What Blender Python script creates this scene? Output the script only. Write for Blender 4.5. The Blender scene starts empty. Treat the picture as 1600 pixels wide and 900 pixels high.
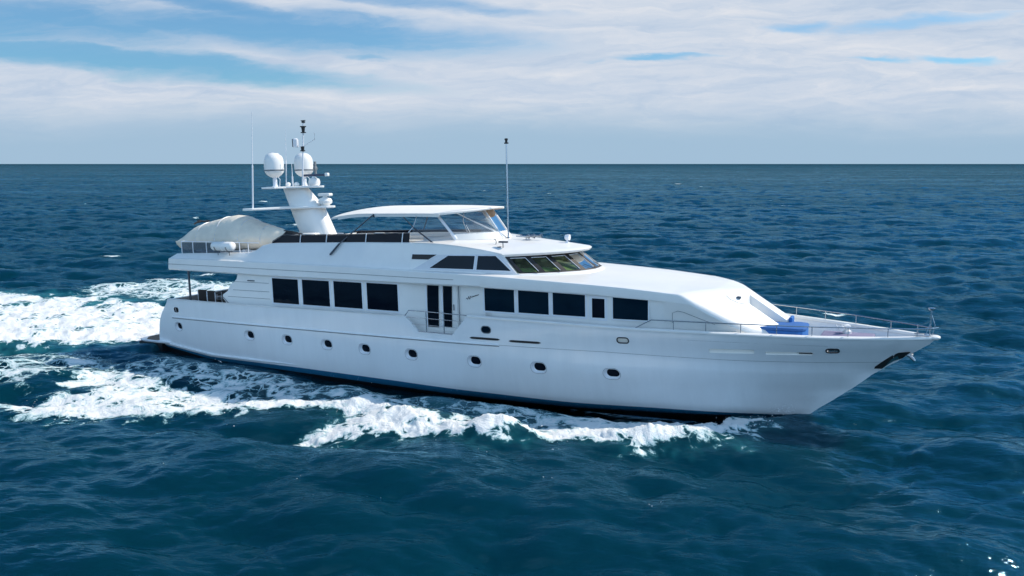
import bpy, bmesh, math, random
import numpy as np
from mathutils import Vector, Matrix
random.seed(7); rng = np.random.default_rng(11)
C = bpy.context.scene
COL = C.collection
R = math.radians

# ------------------------------------------------------------------ camera
cam_d = bpy.data.cameras.new('camera'); cam = bpy.data.objects.new('camera', cam_d); COL.objects.link(cam)
cam_d.sensor_width = 36.0; cam_d.lens = 28.125
cam.location = (36.831, -31.415, 9.690)
cam.rotation_euler = (R(90 - 8.822), 0, R(28.5))
cam_d.clip_start = 0.5; cam_d.clip_end = 120000
C.camera = cam
CAMX, CAMY = cam.location.x, cam.location.y

# ------------------------------------------------------------------ sun and sky
SUN_AZ = R(45)          # measured from the bow (+X) towards port (+Y)
SUN_EL = R(43)
sd = Vector((math.cos(SUN_EL)*math.cos(SUN_AZ), math.cos(SUN_EL)*math.sin(SUN_AZ), math.sin(SUN_EL)))
sl = bpy.data.lights.new('sun', 'SUN'); sl.energy = 4.3; sl.angle = R(0.5); sl.color = (1.0, 0.90, 0.77)
so = bpy.data.objects.new('sun', sl); COL.objects.link(so)
so.rotation_euler = sd.to_track_quat('Z', 'Y').to_euler(); so.location = (0, 0, 80)

C.view_settings.view_transform = 'Standard'; C.view_settings.look = 'None'
C.view_settings.exposure = 0.2; C.view_settings.gamma = 1.0
C.view_settings.use_curve_mapping = False
C.cycles.max_bounces = 8; C.cycles.transparent_max_bounces = 16
C.cycles.caustics_reflective = False; C.cycles.caustics_refractive = False

def make_world():
    w = bpy.data.worlds.new('World'); C.world = w; w.use_nodes = True
    nt = w.node_tree; nt.nodes.clear(); N = nt.nodes; L = nt.links
    def nd(t, **k):
        n = N.new(t)
        for a, b in k.items(): setattr(n, a, b)
        return n
    def M(op, a, b=None, c=None, clamp=False):
        n = nd('ShaderNodeMath', operation=op, use_clamp=clamp)
        for i, v in enumerate((a, b, c)):
            if v is None: continue
            if isinstance(v, (int, float)): n.inputs[i].default_value = v
            else: L.new(v, n.inputs[i])
        return n.outputs[0]
    def noise(vec, scale, detail, rough, dist=0.0, lac=2.0):
        n = nd('ShaderNodeTexNoise'); L.new(vec, n.inputs['Vector'])
        n.inputs['Scale'].default_value = scale; n.inputs['Detail'].default_value = detail
        n.inputs['Roughness'].default_value = rough; n.inputs['Distortion'].default_value = dist
        return n.outputs['Fac']
    def ss(v, a, b):
        n = nd('ShaderNodeMapRange', interpolation_type='SMOOTHSTEP'); L.new(v, n.inputs[0])
        n.inputs[1].default_value = a; n.inputs[2].default_value = b
        n.inputs[3].default_value = 0; n.inputs[4].default_value = 1
        return n.outputs[0]
    def comb(x, y, z=0.0):
        n = nd('ShaderNodeCombineXYZ')
        for i, v in enumerate((x, y, z)):
            if isinstance(v, (int, float)): n.inputs[i].default_value = v
            else: L.new(v, n.inputs[i])
        return n.outputs[0]
    sky = nd('ShaderNodeTexSky', sky_type='NISHITA'); sky.sun_disc = False
    sky.sun_elevation = SUN_EL; sky.sun_rotation = math.pi/2 - SUN_AZ
    sky.air_density = 1.0; sky.dust_density = 0.6; sky.ozone_density = 2.0
    bg_sky = nd('ShaderNodeBackground'); bg_sky.inputs['Strength'].default_value = 0.10
    # tint: a polarised, deep blue clear sky
    tint = nd('ShaderNodeMixRGB', blend_type='MULTIPLY'); tint.inputs[0].default_value = 1.0
    L.new(sky.outputs[0], tint.inputs[1]); tint.inputs[2].default_value = (0.36, 0.80, 1.06, 1)
    L.new(tint.outputs[0], bg_sky.inputs['Color'])
    tc = nd('ShaderNodeTexCoord'); sep = nd('ShaderNodeSeparateXYZ')
    rot = nd('ShaderNodeVectorRotate', rotation_type='Z_AXIS'); rot.inputs['Angle'].default_value = -R(28.5)
    L.new(tc.outputs['Generated'], rot.inputs['Vector']); L.new(rot.outputs[0], sep.inputs[0])
    X, Y, Z = sep.outputs
    fy_ = M('MAXIMUM', M('ABSOLUTE', Y), 0.25)
    A = M('DIVIDE', X, fy_); E_ = M('DIVIDE', Z, fy_)      # azimuth / elevation tangents
    # warp
    wv = comb(M('MULTIPLY', A, 3.0), M('MULTIPLY', E_, 9.0), 3.3)
    w1 = M('SUBTRACT', noise(wv, 1.6, 5, 0.55), 0.5)
    w2 = M('SUBTRACT', noise(comb(M('MULTIPLY', A, 9.0), M('MULTIPLY', E_, 40.0), 7.7), 1.5, 6, 0.6), 0.5)
    Aw = M('MULTIPLY_ADD', w1, 0.30, A)
    Ew = M('ADD', M('MULTIPLY_ADD', w1, 0.036, E_), M('MULTIPLY', w2, 0.018))
    # streaky cloud texture
    v1 = comb(M('MULTIPLY', Aw, 3.2), M('MULTIPLY', M('MULTIPLY_ADD', A, 0.06, Ew), 26.0), 1.0)
    n1 = noise(v1, 1.0, 9, 0.60, 0.6)
    v2 = comb(M('MULTIPLY', Aw, 9.0), M('MULTIPLY', M('MULTIPLY_ADD', A, -0.03, Ew), 60.0), 5.0)
    n2 = noise(v2, 1.0, 8, 0.62, 0.8)
    tex = M('MULTIPLY_ADD', n2, 0.46, M('MULTIPLY', n1, 0.54))
    # clear gaps (a0, e0, half length, half width, slope)
    gap = None
    for a0, e0, hl, hw, sl_ in ((-0.49, 0.124, 0.34, 0.0165, -0.075), (-0.36, 0.188, 0.15, 0.012, -0.20),
                                (-0.60, 0.168, 0.26, 0.030, -0.03), (-0.30, 0.160, 0.28, 0.022, -0.06), (-0.12, 0.190, 0.16, 0.010, -0.08),
                                (0.47, 0.166, 0.105, 0.0085, 0.06), (0.545, 0.124, 0.075, 0.006, 0.0),
                                (-0.15, 0.131, 0.05, 0.006, 0.0), (0.34, 0.160, 0.06, 0.008, 0.05), (0.15, 0.124, 0.06, 0.004, 0), (0.66, 0.17, 0.05, 0.01, 0.05),
                                (0.42, 0.122, 0.05, 0.004, 0.0)):
        da = M('DIVIDE', M('SUBTRACT', Aw, a0), hl)
        de = M('DIVIDE', M('SUBTRACT', M('SUBTRACT', Ew, e0), M('MULTIPLY', M('SUBTRACT', A, a0), sl_)), hw)
        d = M('ADD', M('MULTIPLY', da, da), M('MULTIPLY', de, de))
        g = M('SUBTRACT', 1.0 if a0 < -0.2 else 0.40, d)
        gap = g if gap is None else M('MAXIMUM', gap, g)
    gapm = ss(M('ADD', gap, M('MULTIPLY', M('SUBTRACT', tex, 0.5), 4.2)), -1.0, 1.0)
    high = ss(E_, 0.20, 0.31)                              # above: mostly clear with thin cloud
    thin = ss(tex, 0.50, 0.72)
    cover_low = M('SUBTRACT', 1.0, M('MULTIPLY', gapm, 0.86))
    cover_high = M('MULTIPLY', thin, 0.16)
    mixc = nd('ShaderNodeMix', data_type='FLOAT'); L.new(high, mixc.inputs[0]); L.new(cover_low, mixc.inputs[2]); L.new(cover_high, mixc.inputs[3])
    cover = mixc.outputs[0]
    # behind the camera: unseen bright blue cloud added to lift the shaded hull side
    back = ss(Y, -0.35, 0.15)
    mixb = nd('ShaderNodeMix', data_type='FLOAT'); L.new(back, mixb.inputs[0]); L.new(cover_high, mixb.inputs[2]); L.new(cover, mixb.inputs[3])
    cover = mixb.outputs[0]
    bcl = M('MULTIPLY', ss(noise(comb(M('MULTIPLY', X, 2.2), M('MULTIPLY', Y, 2.2), M('MULTIPLY', Z, 4.5)), 1.3, 6, 0.6), 0.40, 0.60), 0.75)
    bcl = M('MAXIMUM', bcl, M('SUBTRACT', 1.0, ss(Z, 0.10, 0.75)))
    L.new(bcl, mixb.inputs[2])
    # cloud colour
    ramp = nd('ShaderNodeValToRGB'); L.new(tex, ramp.inputs[0])
    e = ramp.color_ramp.elements
    e[0].position = 0.30; e[0].color = (0.42, 0.55, 0.73, 1)
    e[1].position = 0.68; e[1].color = (0.78, 0.80, 0.85, 1)
    m = e.new(0.47); m.color = (0.57, 0.66, 0.79, 1)
    hz = ss(M('ADD', E_, M('MULTIPLY', w1, 0.05)), 0.022, 0.090)
    hcol = nd('ShaderNodeMixRGB'); L.new(hz, hcol.inputs[0]); hcol.inputs[1].default_value = (0.37, 0.53, 0.69, 1)
    L.new(ramp.outputs[0], hcol.inputs[2])
    bt = nd('ShaderNodeMixRGB'); L.new(back, bt.inputs[0]); bt.inputs[1].default_value = (0.42, 0.64, 0.90, 1); L.new(hcol.outputs[0], bt.inputs[2])
    bg_c = nd('ShaderNodeBackground'); L.new(bt.outputs[0], bg_c.inputs['Color']); L.new(M('MULTIPLY_ADD', back, -0.74, 1.60), bg_c.inputs['Strength'])
    mx = nd('ShaderNodeMixShader'); L.new(cover, mx.inputs[0]); L.new(bg_sky.outputs[0], mx.inputs[1]); L.new(bg_c.outputs[0], mx.inputs[2])
    out = nd('ShaderNodeOutputWorld'); L.new(mx.outputs[0], out.inputs['Surface'])
make_world()

# ------------------------------------------------------------------ materials
def mat(name, col, rough=0.5, metal=0.0, coat=0.0, wave=0.0, noise_amt=0.0, nscale=3.0, spec=0.5, stretch=(1, 1, 1), fine=0.0):
    m = bpy.data.materials.new(name); m.use_nodes = True; nt = m.node_tree; b = nt.nodes['Principled BSDF']
    b.inputs['Base Color'].default_value = (*col, 1); b.inputs['Roughness'].default_value = rough
    b.inputs['Metallic'].default_value = metal; b.inputs['Coat Weight'].default_value = coat; b.inputs['Coat Roughness'].default_value = 0.06
    b.inputs['Specular IOR Level'].default_value = spec
    tc = nt.nodes.new('ShaderNodeTexCoord'); mp = nt.nodes.new('ShaderNodeMapping'); nt.links.new(tc.outputs['Object'], mp.inputs[0])
    mp.inputs['Scale'].default_value = stretch
    if noise_amt:
        n = nt.nodes.new('ShaderNodeTexNoise'); n.inputs['Scale'].default_value = nscale; n.inputs['Detail'].default_value = 6; n.inputs['Roughness'].default_value = 0.65
        nt.links.new(mp.outputs[0], n.inputs['Vector'])
        r = nt.nodes.new('ShaderNodeValToRGB'); nt.links.new(n.outputs['Fac'], r.inputs[0])
        r.color_ramp.elements[0].position = 0.3; r.color_ramp.elements[1].position = 0.7
        r.color_ramp.elements[0].color = (*[c*(1-noise_amt) for c in col], 1); r.color_ramp.elements[1].color = (*[min(1, c*(1+noise_amt*0.4)) for c in col], 1)
        nt.links.new(r.outputs[0], b.inputs['Base Color'])
        mr = nt.nodes.new('ShaderNodeMapRange'); nt.links.new(n.outputs['Fac'], mr.inputs[0]); mr.inputs[3].default_value = rough*0.8; mr.inputs[4].default_value = min(1, rough*1.25)
        nt.links.new(mr.outputs[0], b.inputs['Roughness'])
    if wave or fine:
        bp = None
        for amp, sc in ((wave, 0.9), (fine, 22.0)):
            if not amp: continue
            n = nt.nodes.new('ShaderNodeTexNoise'); n.inputs['Scale'].default_value = sc; n.inputs['Detail'].default_value = 3
            nt.links.new(mp.outputs[0], n.inputs['Vector'])
            q = nt.nodes.new('ShaderNodeBump'); q.inputs['Strength'].default_value = 1.0; q.inputs['Distance'].default_value = amp
            nt.links.new(n.outputs['Fac'], q.inputs['Height'])
            if bp: nt.links.new(bp.outputs[0], q.inputs['Normal'])
            bp = q
        nt.links.new(bp.outputs[0], b.inputs['Normal'])
    return m

def glass_tint(name, col, rough=0.03, density=0.3, ior=1.22):
    """clear sheet: mirror-like reflection by Fresnel over a tinted see-through layer"""
    m = bpy.data.materials.new(name); m.use_nodes = True; nt = m.node_tree; nt.nodes.clear()
    g = nt.nodes.new('ShaderNodeBsdfGlossy'); g.inputs['Roughness'].default_value = rough
    t = nt.nodes.new('ShaderNodeBsdfTransparent'); t.inputs['Color'].default_value = (*col, 1)
    d = nt.nodes.new('ShaderNodeBsdfDiffuse'); d.inputs['Color'].default_value = (0.65, 0.72, 0.78, 1)
    mixd = nt.nodes.new('ShaderNodeMixShader'); mixd.inputs[0].default_value = density
    nt.links.new(t.outputs[0], mixd.inputs[1]); nt.links.new(d.outputs[0], mixd.inputs[2])
    f = nt.nodes.new('ShaderNodeFresnel'); f.inputs[0].default_value = ior
    mx = nt.nodes.new('ShaderNodeMixShader'); nt.links.new(f.outputs[0], mx.inputs[0]); nt.links.new(mixd.outputs[0], mx.inputs[1]); nt.links.new(g.outputs[0], mx.inputs[2])
    o = nt.nodes.new('ShaderNodeOutputMaterial'); nt.links.new(mx.outputs[0], o.inputs[0])
    return m

MW = mat('white_gelcoat', (0.82, 0.81, 0.785), 0.30, coat=0.25, wave=0.006, noise_amt=0.04, nscale=1.2)
MHULL = mat('white_hull_paint', (0.78, 0.80, 0.82), 0.22, coat=0.5, wave=0.014, noise_amt=0.04, nscale=1.0, stretch=(2.2, 1, 0.4))
MCREAM = mat('cream_painted_sun', (0.88, 0.84, 0.78), 0.5, noise_amt=0.03)
MDECK = mat('offwhite_nonskid_deck', (0.74, 0.73, 0.71), 0.7, noise_amt=0.08, nscale=4)
MFRAME = mat('window_frame_white', (0.74, 0.76, 0.80), 0.35, noise_amt=0.04)
MPANEL = mat('grey_white_panel', (0.66, 0.67, 0.70), 0.35, coat=0.2, noise_amt=0.05)
MGLASS = mat('dark_tinted_glass', (0.003, 0.005, 0.011), 0.04, spec=0.16, wave=0.004, noise_amt=0.2, nscale=0.8)
MGLASS2 = mat('dark_blue_tinted_glass', (0.002, 0.011, 0.022), 0.05, spec=0.16, wave=0.004, noise_amt=0.2, nscale=0.8)
MSCREEN = mat('black_acrylic_screen', (0.005, 0.007, 0.014), 0.08, spec=0.12, noise_amt=0.2)
MBLACK = mat('black_rubber', (0.012, 0.012, 0.014), 0.5, noise_amt=0.2)
MSEAM = mat('grey_seam_and_shadow', (0.16, 0.18, 0.20), 0.6, noise_amt=0.2)
MBOOT = mat('blue_boot_stripe', (0.018, 0.13, 0.24), 0.25, coat=0.3, noise_amt=0.15)
MANTI = mat('black_antifouling_and_shade', (0.006, 0.007, 0.010), 0.45, noise_amt=0.25)
MCHROME = mat('polished_steel', (0.52, 0.53, 0.55), 0.24, metal=1.0, noise_amt=0.05)
MSTEELD = mat('dark_steel_tube', (0.10, 0.11, 0.13), 0.3, metal=0.7, noise_amt=0.1)
MCANVAS = mat('cream_canvas_cover', (0.74, 0.68, 0.58), 0.85, noise_amt=0.12, nscale=2.0, fine=0.004, wave=0.14)
MCANVASW = mat('white_canvas_top', (0.80, 0.78, 0.74), 0.75, noise_amt=0.04, fine=0.002, wave=0.02)
MTAN = mat('tan_lining', (0.40, 0.30, 0.22), 0.8, noise_amt=0.08)
MBLUE = mat('blue_upholstery', (0.03, 0.15, 0.44), 0.7, spec=.3, noise_amt=0.12, nscale=5, fine=0.003)
MBLUEL = mat('pale_blue_upholstery', (0.05, 0.15, 0.40), 0.8, spec=.2, noise_amt=0.12, nscale=5, fine=0.003)
MLILAC = mat('lilac_canvas', (0.20, 0.19, 0.30), 0.8, noise_amt=0.1)
MTEAK = mat('weathered_teak', (0.22, 0.15, 0.10), 0.7, noise_amt=0.3, nscale=6, stretch=(1, 8, 1))
MDARKF = mat('dark_brown_fabric', (0.035, 0.028, 0.026), 0.85, noise_amt=0.3)
MGREEN = mat('pale_green_dash', (0.42, 0.48, 0.27), 0.6, noise_amt=0.1)
MDINT = mat('dark_interior', (0.03, 0.04, 0.035), 0.7, noise_amt=0.2)
MWS = glass_tint('green_tinted_windscreen', (0.50, 0.60, 0.48), 0.02, 0.0)
MVINYL = glass_tint('clear_vinyl', (0.86, 0.90, 0.93), 0.05, 0.10)
MSMOKE = glass_tint('smoked_acrylic', (0.42, 0.48, 0.54), 0.04, 0.10)

# ------------------------------------------------------------------ mesh builder
class MB:
    def __init__(s): s.v = []; s.f = []; s.m = []
    def add(s, vs, fs, mi=0):
        o = len(s.v); s.v += [tuple(p) for p in vs]; s.f += [tuple(i+o for i in f) for f in fs]; s.m += [mi]*len(fs); return s
    def box(s, x0, x1, y0, y1, z0, z1, mi=0):
        v = [(x, y, z) for x in (x0, x1) for y in (y0, y1) for z in (z0, z1)]
        return s.add(v, [(0, 1, 3, 2), (4, 6, 7, 5), (0, 4, 5, 1), (2, 3, 7, 6), (0, 2, 6, 4), (1, 5, 7, 3)], mi)
    def tube(s, pts, r, n=8, mi=0, r1=None):
        pts = [Vector(p) for p in pts]; K = len(pts); vs = []; fs = []
        up = Vector((0.13, 0.21, 0.97))
        for i, p in enumerate(pts):
            t = (pts[min(i+1, K-1)] - pts[max(i-1, 0)]).normalized()
            a = t.cross(up if abs(t.dot(up)) < 0.95 else Vector((1, 0, 0))).normalized(); b = t.cross(a)
            rr = r if r1 is None else r + (r1-r)*i/(K-1)
            for k in range(n):
                th = 2*math.pi*k/n; vs.append(p + (a*math.cos(th) + b*math.sin(th))*rr)
        for i in range(K-1):
            for k in range(n):
                fs.append((i*n+k, i*n+(k+1) % n, (i+1)*n+(k+1) % n, (i+1)*n+k))
        fs.append(tuple(range(n))[::-1]); fs.append(tuple((K-1)*n+k for k in range(n)))
        return s.add(vs, fs, mi)
    def lathe(s, prof, c, n=24, mi=0, axis='z'):
        vs = []; fs = []; K = len(prof)
        for (r, h) in prof:
            for k in range(n):
                th = 2*math.pi*k/n; a, b = r*math.cos(th), r*math.sin(th)
                vs.append({'z': (c[0]+a, c[1]+b, c[2]+h), 'x': (c[0]+h, c[1]+a, c[2]+b), 'y': (c[0]+a, c[1]+h, c[2]+b)}[axis])
        for i in range(K-1):
            for k in range(n): fs.append((i*n+k, i*n+(k+1) % n, (i+1)*n+(k+1) % n, (i+1)*n+k))
        fs.append(tuple(range(n))[::-1]); fs.append(tuple((K-1)*n+k for k in range(n)))
        return s.add(vs, fs, mi)
    def poly(s, outer, inner, mi=0):
        """closed slab between two matching outlines"""
        n = len(outer)
        fs = [tuple(range(n)), tuple(range(2*n-1, n-1, -1))] + [(i, n+i, n+(i+1) % n, (i+1) % n) for i in range(n)]
        return s.add(list(outer)+list(inner), fs, mi)
    def prism(s, xz, y0, y1, mi=0):
        return s.poly([(x, y0, z) for x, z in xz], [(x, y1, z) for x, z in xz], mi)
    def grid(s, rows, mi=0, close=False, flip=False):
        nr, nc = len(rows), len(rows[0]); vs = [p for r in rows for p in r]; fs = []
        for i in range(nr-1):
            for j in range(nc if close else nc-1):
                q = (i*nc+j, i*nc+(j+1) % nc, (i+1)*nc+(j+1) % nc, (i+1)*nc+j)
                fs.append(q[::-1] if flip else q)
        return s.add(vs, fs, mi)
    def loft(s, rings, mi=0):
        """closed rings + end caps"""
        s.grid(rings, mi, close=True); n = len(rings[0]); o = len(s.v) - n*len(rings)
        s.f += [tuple(o+i for i in range(n))[::-1], tuple(o+n*(len(rings)-1)+i for i in range(n))]; s.m += [mi, mi]
        return s
    def mirror(s):
        o = len(s.v); n = len(s.f)
        s.v += [(x, -y, z) for x, y, z in s.v]; s.f += [tuple(i+o for i in f[::-1]) for f in s.f[:n]]; s.m += s.m[:n]; return s

BASE = {}
TILT = Matrix.Rotation(R(-1.8), 4, 'Y')
def finish(me, sharp=35, bevel=0.0, weld=True, recalc=True):
    bm = bmesh.new(); bm.from_mesh(me)
    if weld: bmesh.ops.remove_doubles(bm, verts=bm.verts, dist=1e-4)
    if recalc: bmesh.ops.recalc_face_normals(bm, faces=bm.faces)
    if bevel:
        es = [e for e in bm.edges if len(e.link_faces) == 2 and e.calc_face_angle(0) > R(28)]
        try: bmesh.ops.bevel(bm, geom=es, offset=bevel, segments=3, profile=0.5, affect='EDGES', clamp_overlap=True)
        except Exception: pass
    for f in bm.faces: f.smooth = True
    for e in bm.edges:
        e.smooth = not (len(e.link_faces) == 2 and e.calc_face_angle(0) > R(sharp))
    bm.to_mesh(me); bm.free()

def raw(name, mb, mats, off=Vector((0, 0, 0))):
    me = bpy.data.meshes.new(name)
    me.from_pydata([Vector(p)-off for p in mb.v], [], mb.f)
    for m in (mats if isinstance(mats, (list, tuple)) else [mats]): me.materials.append(m)
    me.polygons.foreach_set('material_index', mb.m)
    me.update(); return me

def part(name, mb, mats, parent, sharp=35, bevel=0.0, weld=True, recalc=True, label=None):
    me = raw(name, mb, mats, BASE[parent.name]); finish(me, sharp, bevel, weld, recalc)
    o = bpy.data.objects.new(name, me); COL.objects.link(o); o.parent = parent; BASE[o.name] = BASE[parent.name]
    if label: o['label'] = label
    return o

def thing(name, label, cat, base=(0, 0, 0), group=None):
    o = bpy.data.objects.new(name, None); COL.objects.link(o); o.empty_display_size = 0.3
    b = Vector(base); o.location = TILT @ b; o.rotation_euler = (0, R(-1.8), 0)
    o['label'] = label; o['category'] = cat
    if group: o['group'] = group
    BASE[o.name] = b; return o

def boolean(o, mb, op='DIFFERENCE', sharp=35):
    me = raw('tool', mb, [], BASE[o.name]); bm = bmesh.new(); bm.from_mesh(me); bmesh.ops.recalc_face_normals(bm, faces=bm.faces); bm.to_mesh(me); bm.free()
    t = bpy.data.objects.new('tool', me); COL.objects.link(t); t.parent = o.parent
    md = o.modifiers.new('b', 'BOOLEAN'); md.operation = op; md.object = t; md.solver = 'EXACT'; md.use_self = True
    bpy.context.view_layer.update()
    dg = bpy.context.evaluated_depsgraph_get()
    new = bpy.data.meshes.new_from_object(o.evaluated_get(dg)); o.modifiers.clear(); o.data = new
    bpy.data.objects.remove(t)
    bm = bmesh.new(); bm.from_mesh(new)
    for f in bm.faces: f.smooth = True
    for e in bm.edges: e.smooth = not (len(e.link_faces) == 2 and e.calc_face_angle(0) > R(sharp))
    bm.to_mesh(new); bm.free()

I = lambda x, a, b: float(np.interp(x, a, b))

def rrect(cx, cz, w, h, r, n=5):
    r = min(r, w/2-1e-3, h/2-1e-3); out = []
    for sx, sz, a0 in ((1, 1, 0), (-1, 1, 90), (-1, -1, 180), (1, -1, 270)):
        for k in range(n+1):
            a = R(a0 + 90*k/n); out.append((cx + sx*(w/2-r) + r*math.cos(a), cz + sz*(h/2-r) + r*math.sin(a)))
    return out

# ================================================================== the yacht
yacht = thing('motor_yacht', 'long white motor yacht with raked radar mast and black windows under way at sea', 'yacht')

# ---- hull -------------------------------------------------------------
def sheer_z(x): return I(x, [0, 10, 16.6, 19.75, 23, 25.6, 27, 29.4, 31, 33.2, 35, 37], [2.62, 2.64, 2.66, 2.82, 2.78, 2.71, 2.67, 2.62, 2.58, 2.51, 2.47, 2.45])
ROWS = [  # height, half-beam, where it starts to taper, stem, fullness, transom
    dict(z=lambda x: I(x, [0, 24, 30, 32], [-1.75, -1.8, -1.6, -1.45]), B=0.02, x0=29, xs=30.9, p=2, q=1, xt=-0.2),
    dict(z=lambda x: I(x, [0, 24, 32], [-1.25, -1.25, -1.22]), B=3.05, x0=9, xs=31.5, p=1.6, q=1.1, xt=-0.2),
    dict(z=lambda x: I(x, [0, 4, 16, 21, 24, 27, 33], [0.00, -0.44, -0.63, -0.80, -0.92, -0.96, -1.06]), B=3.40, x0=15, xs=32.0, p=1.9, q=1.02, xt=-0.15),  # aft end raised: shade under platform and strake painted as black bottom
    dict(z=lambda x: I(x, [0, 4, 10, 16, 21, 24, 27, 30, 33], [0.10, -0.27, -0.28, -0.36, -0.50, -0.63, -0.68, -0.80, -0.86]), B=3.48, x0=16, xs=32.7, p=2.0, q=1.0, xt=-0.12),
    dict(z=lambda x: I(x, [0, 4, 33], [0.34, 0.2, 0.15]), B=3.56, x0=17, xs=33.95, p=2.05, q=0.98, xt=-0.03),
    dict(z=lambda x: 0.95, B=3.64, x0=18, xs=34.88, p=2.1, q=0.92, xt=0.15),
    dict(z=lambda x: I(x, [0, 16, 21, 25.5, 28.1, 30.4, 33, 36], [1.68, 1.69, 1.71, 1.69, 1.61, 1.53, 1.50, 1.50]), B=3.70, x0=18.5, xs=35.68, p=2.0, q=0.90, xt=0.46),
    dict(z=lambda x: sheer_z(x), B=3.75, x0=19, xs=36.92, p=2.3, q=0.85, xt=1.19),
]
def row_y(r, x):
    b = r['B']
    if x > r['x0']:
        t = min((x-r['x0'])/(r['xs']-r['x0']), 1.0); b = r['B']*max(1-t**r['p'], 0)**r['q']
    if x < 8: b -= 0.20*((8-x)/8)**2*min(1, r['B'])
    return max(b, 0.0)
hb = lambda x: row_y(ROWS[-1], x)
def catmull(vals, zi):
    return vals
def hull_station(t):
    """points keel->sheer at parameter t (0 transom, 1 stem), refined between rows"""
    key = []
    for r in ROWS:
        x = r['xt'] + (r['xs']-r['xt'])*t
        key.append((x, row_y(r, x), r['z'](x)))
    K = len(key); out = []
    for i in range(K-1):
        p0 = key[max(i-1, 0)]; p1 = key[i]; p2 = key[i+1]; p3 = key[min(i+2, K-1)]
        n = 1 if i < 3 else (3 if i < 6 else 4)
        sub = i in (4, 5)
        for k in range(n):
            u = k/n
            if i >= 3:
                def cr(a):
                    m1 = (p2[a]-p0[a])/2; m2 = (p3[a]-p1[a])/2
                    return (2*u**3-3*u**2+1)*p1[a]+(u**3-2*u**2+u)*m1+(-2*u**3+3*u**2)*p2[a]+(u**3-u**2)*m2
                out.append((cr(0), max(0.0, cr(1)), p1[2]+(p2[2]-p1[2])*u))
            else:
                out.append(tuple(p1[a]+(p2[a]-p1[a])*u for a in range(3)))
    out.append(key[-1]); return out
def hull_y(x, z):
    """outer half-breadth at (x, z), z above the boot"""
    pts = []
    for r in ROWS[2:]:
        pts.append((r['z'](x), row_y(r, x)))
    zs = [p[0] for p in pts]; ys_ = [p[1] for p in pts]
    # smooth as the lofted surface: sample via Catmull
    k = max(0, min(len(zs)-2, int(np.searchsorted(zs, z))-1)); u = (z-zs[k])/(zs[k+1]-zs[k]); u = min(1, max(0, u))
    a0 = ys_[max(k-1, 0)]; a1 = ys_[k]; a2 = ys_[k+1]; a3 = ys_[min(k+2, len(ys_)-1)]
    m1 = (a2-a0)/2; m2 = (a3-a1)/2
    return (2*u**3-3*u**2+1)*a1+(u**3-2*u**2+u)*m1+(-2*u**3+3*u**2)*a2+(u**3-u**2)*m2

def build_hull():
    TS = [1-(1-k/70)**1.25 for k in range(71)]
    outer = []
    for t in TS:
        st = hull_station(t)
        if t == 1: st = [(x, 0.025, z) for x, y, z in st]
        outer.append([(x, -y, z) for x, y, z in st[::-1]] + [(x, y, z) for x, y, z in st])
    W = 0.26
    inner = []
    for k, t in enumerate(TS):
        tt = 0.006 + t*0.974
        st = hull_station(tt)
        st = [(x, max(y-(W if z < 1.5 else .12), 0.012), max(z, -0.15 + 0.02*i)) for i, (x, y, z) in enumerate(st)]
        inner.append([(x, -y, z) for x, y, z in st[::-1]] + [(x, y, z) for x, y, z in st])
    mb = MB(); nc = len(outer[0]); nk = len(TS)
    mb.grid(outer); 
    # materials by face row: outer, stbd sheer -> keel -> port sheer
    nrow = nc//2
    mi = []
    for i in range(nk-1):
        for j in range(nc-1):
            d = j if j < nrow-1 else (nc-2-j)      # index from the sheer
            fromkeel = (nrow-2) - d
            if j == nrow-1: mi.append(2)
            else: mi.append(2 if fromkeel < 2 else (1 if fromkeel == 2 else 0))
    mb.m = mi
    o = len(mb.v); mb.grid(inner, 0, flip=True)
    # transom faces
    mb.f.append(tuple(range(nc))); mb.m.append(0)
    mb.f.append(tuple(o+i for i in range(nc))[::-1]); mb.m.append(0)
    # rim
    def b(i, j): return i*nc+j
    for i in range(nk-1):
        for j in (0, nc-1):
            mb.f.append((b(i, j), b(i+1, j), o+b(i+1, j), o+b(i, j))); mb.m.append(0)
    mb.f.append((b(0, 0), o+b(0, 0), o+b(0, nc-1), b(0, nc-1))); mb.m.append(0)
    # stem strips
    for j in range(nc-1):
        if j != nrow-1 and j < nrow-1:
            jj = nc-2-j
            mb.f.append((b(nk-1, j), b(nk-1, j+1), b(nk-1, jj), b(nk-1, jj+1))); mb.m.append(0 if (nrow-2-j) > 2 else 2)
            mb.f.append((o+b(nk-1, j), o+b(nk-1, j+1), o+b(nk-1, jj), o+b(nk-1, jj+1))); mb.m.append(0)
    mb.f.append((b(nk-1, 0), b(nk-1, nc-1), o+b(nk-1, nc-1), o+b(nk-1, 0))); mb.m.append(0)
    return part('hull', mb, [MHULL, MBOOT, MANTI], yacht, sharp=40)
hull = build_hull()

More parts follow.
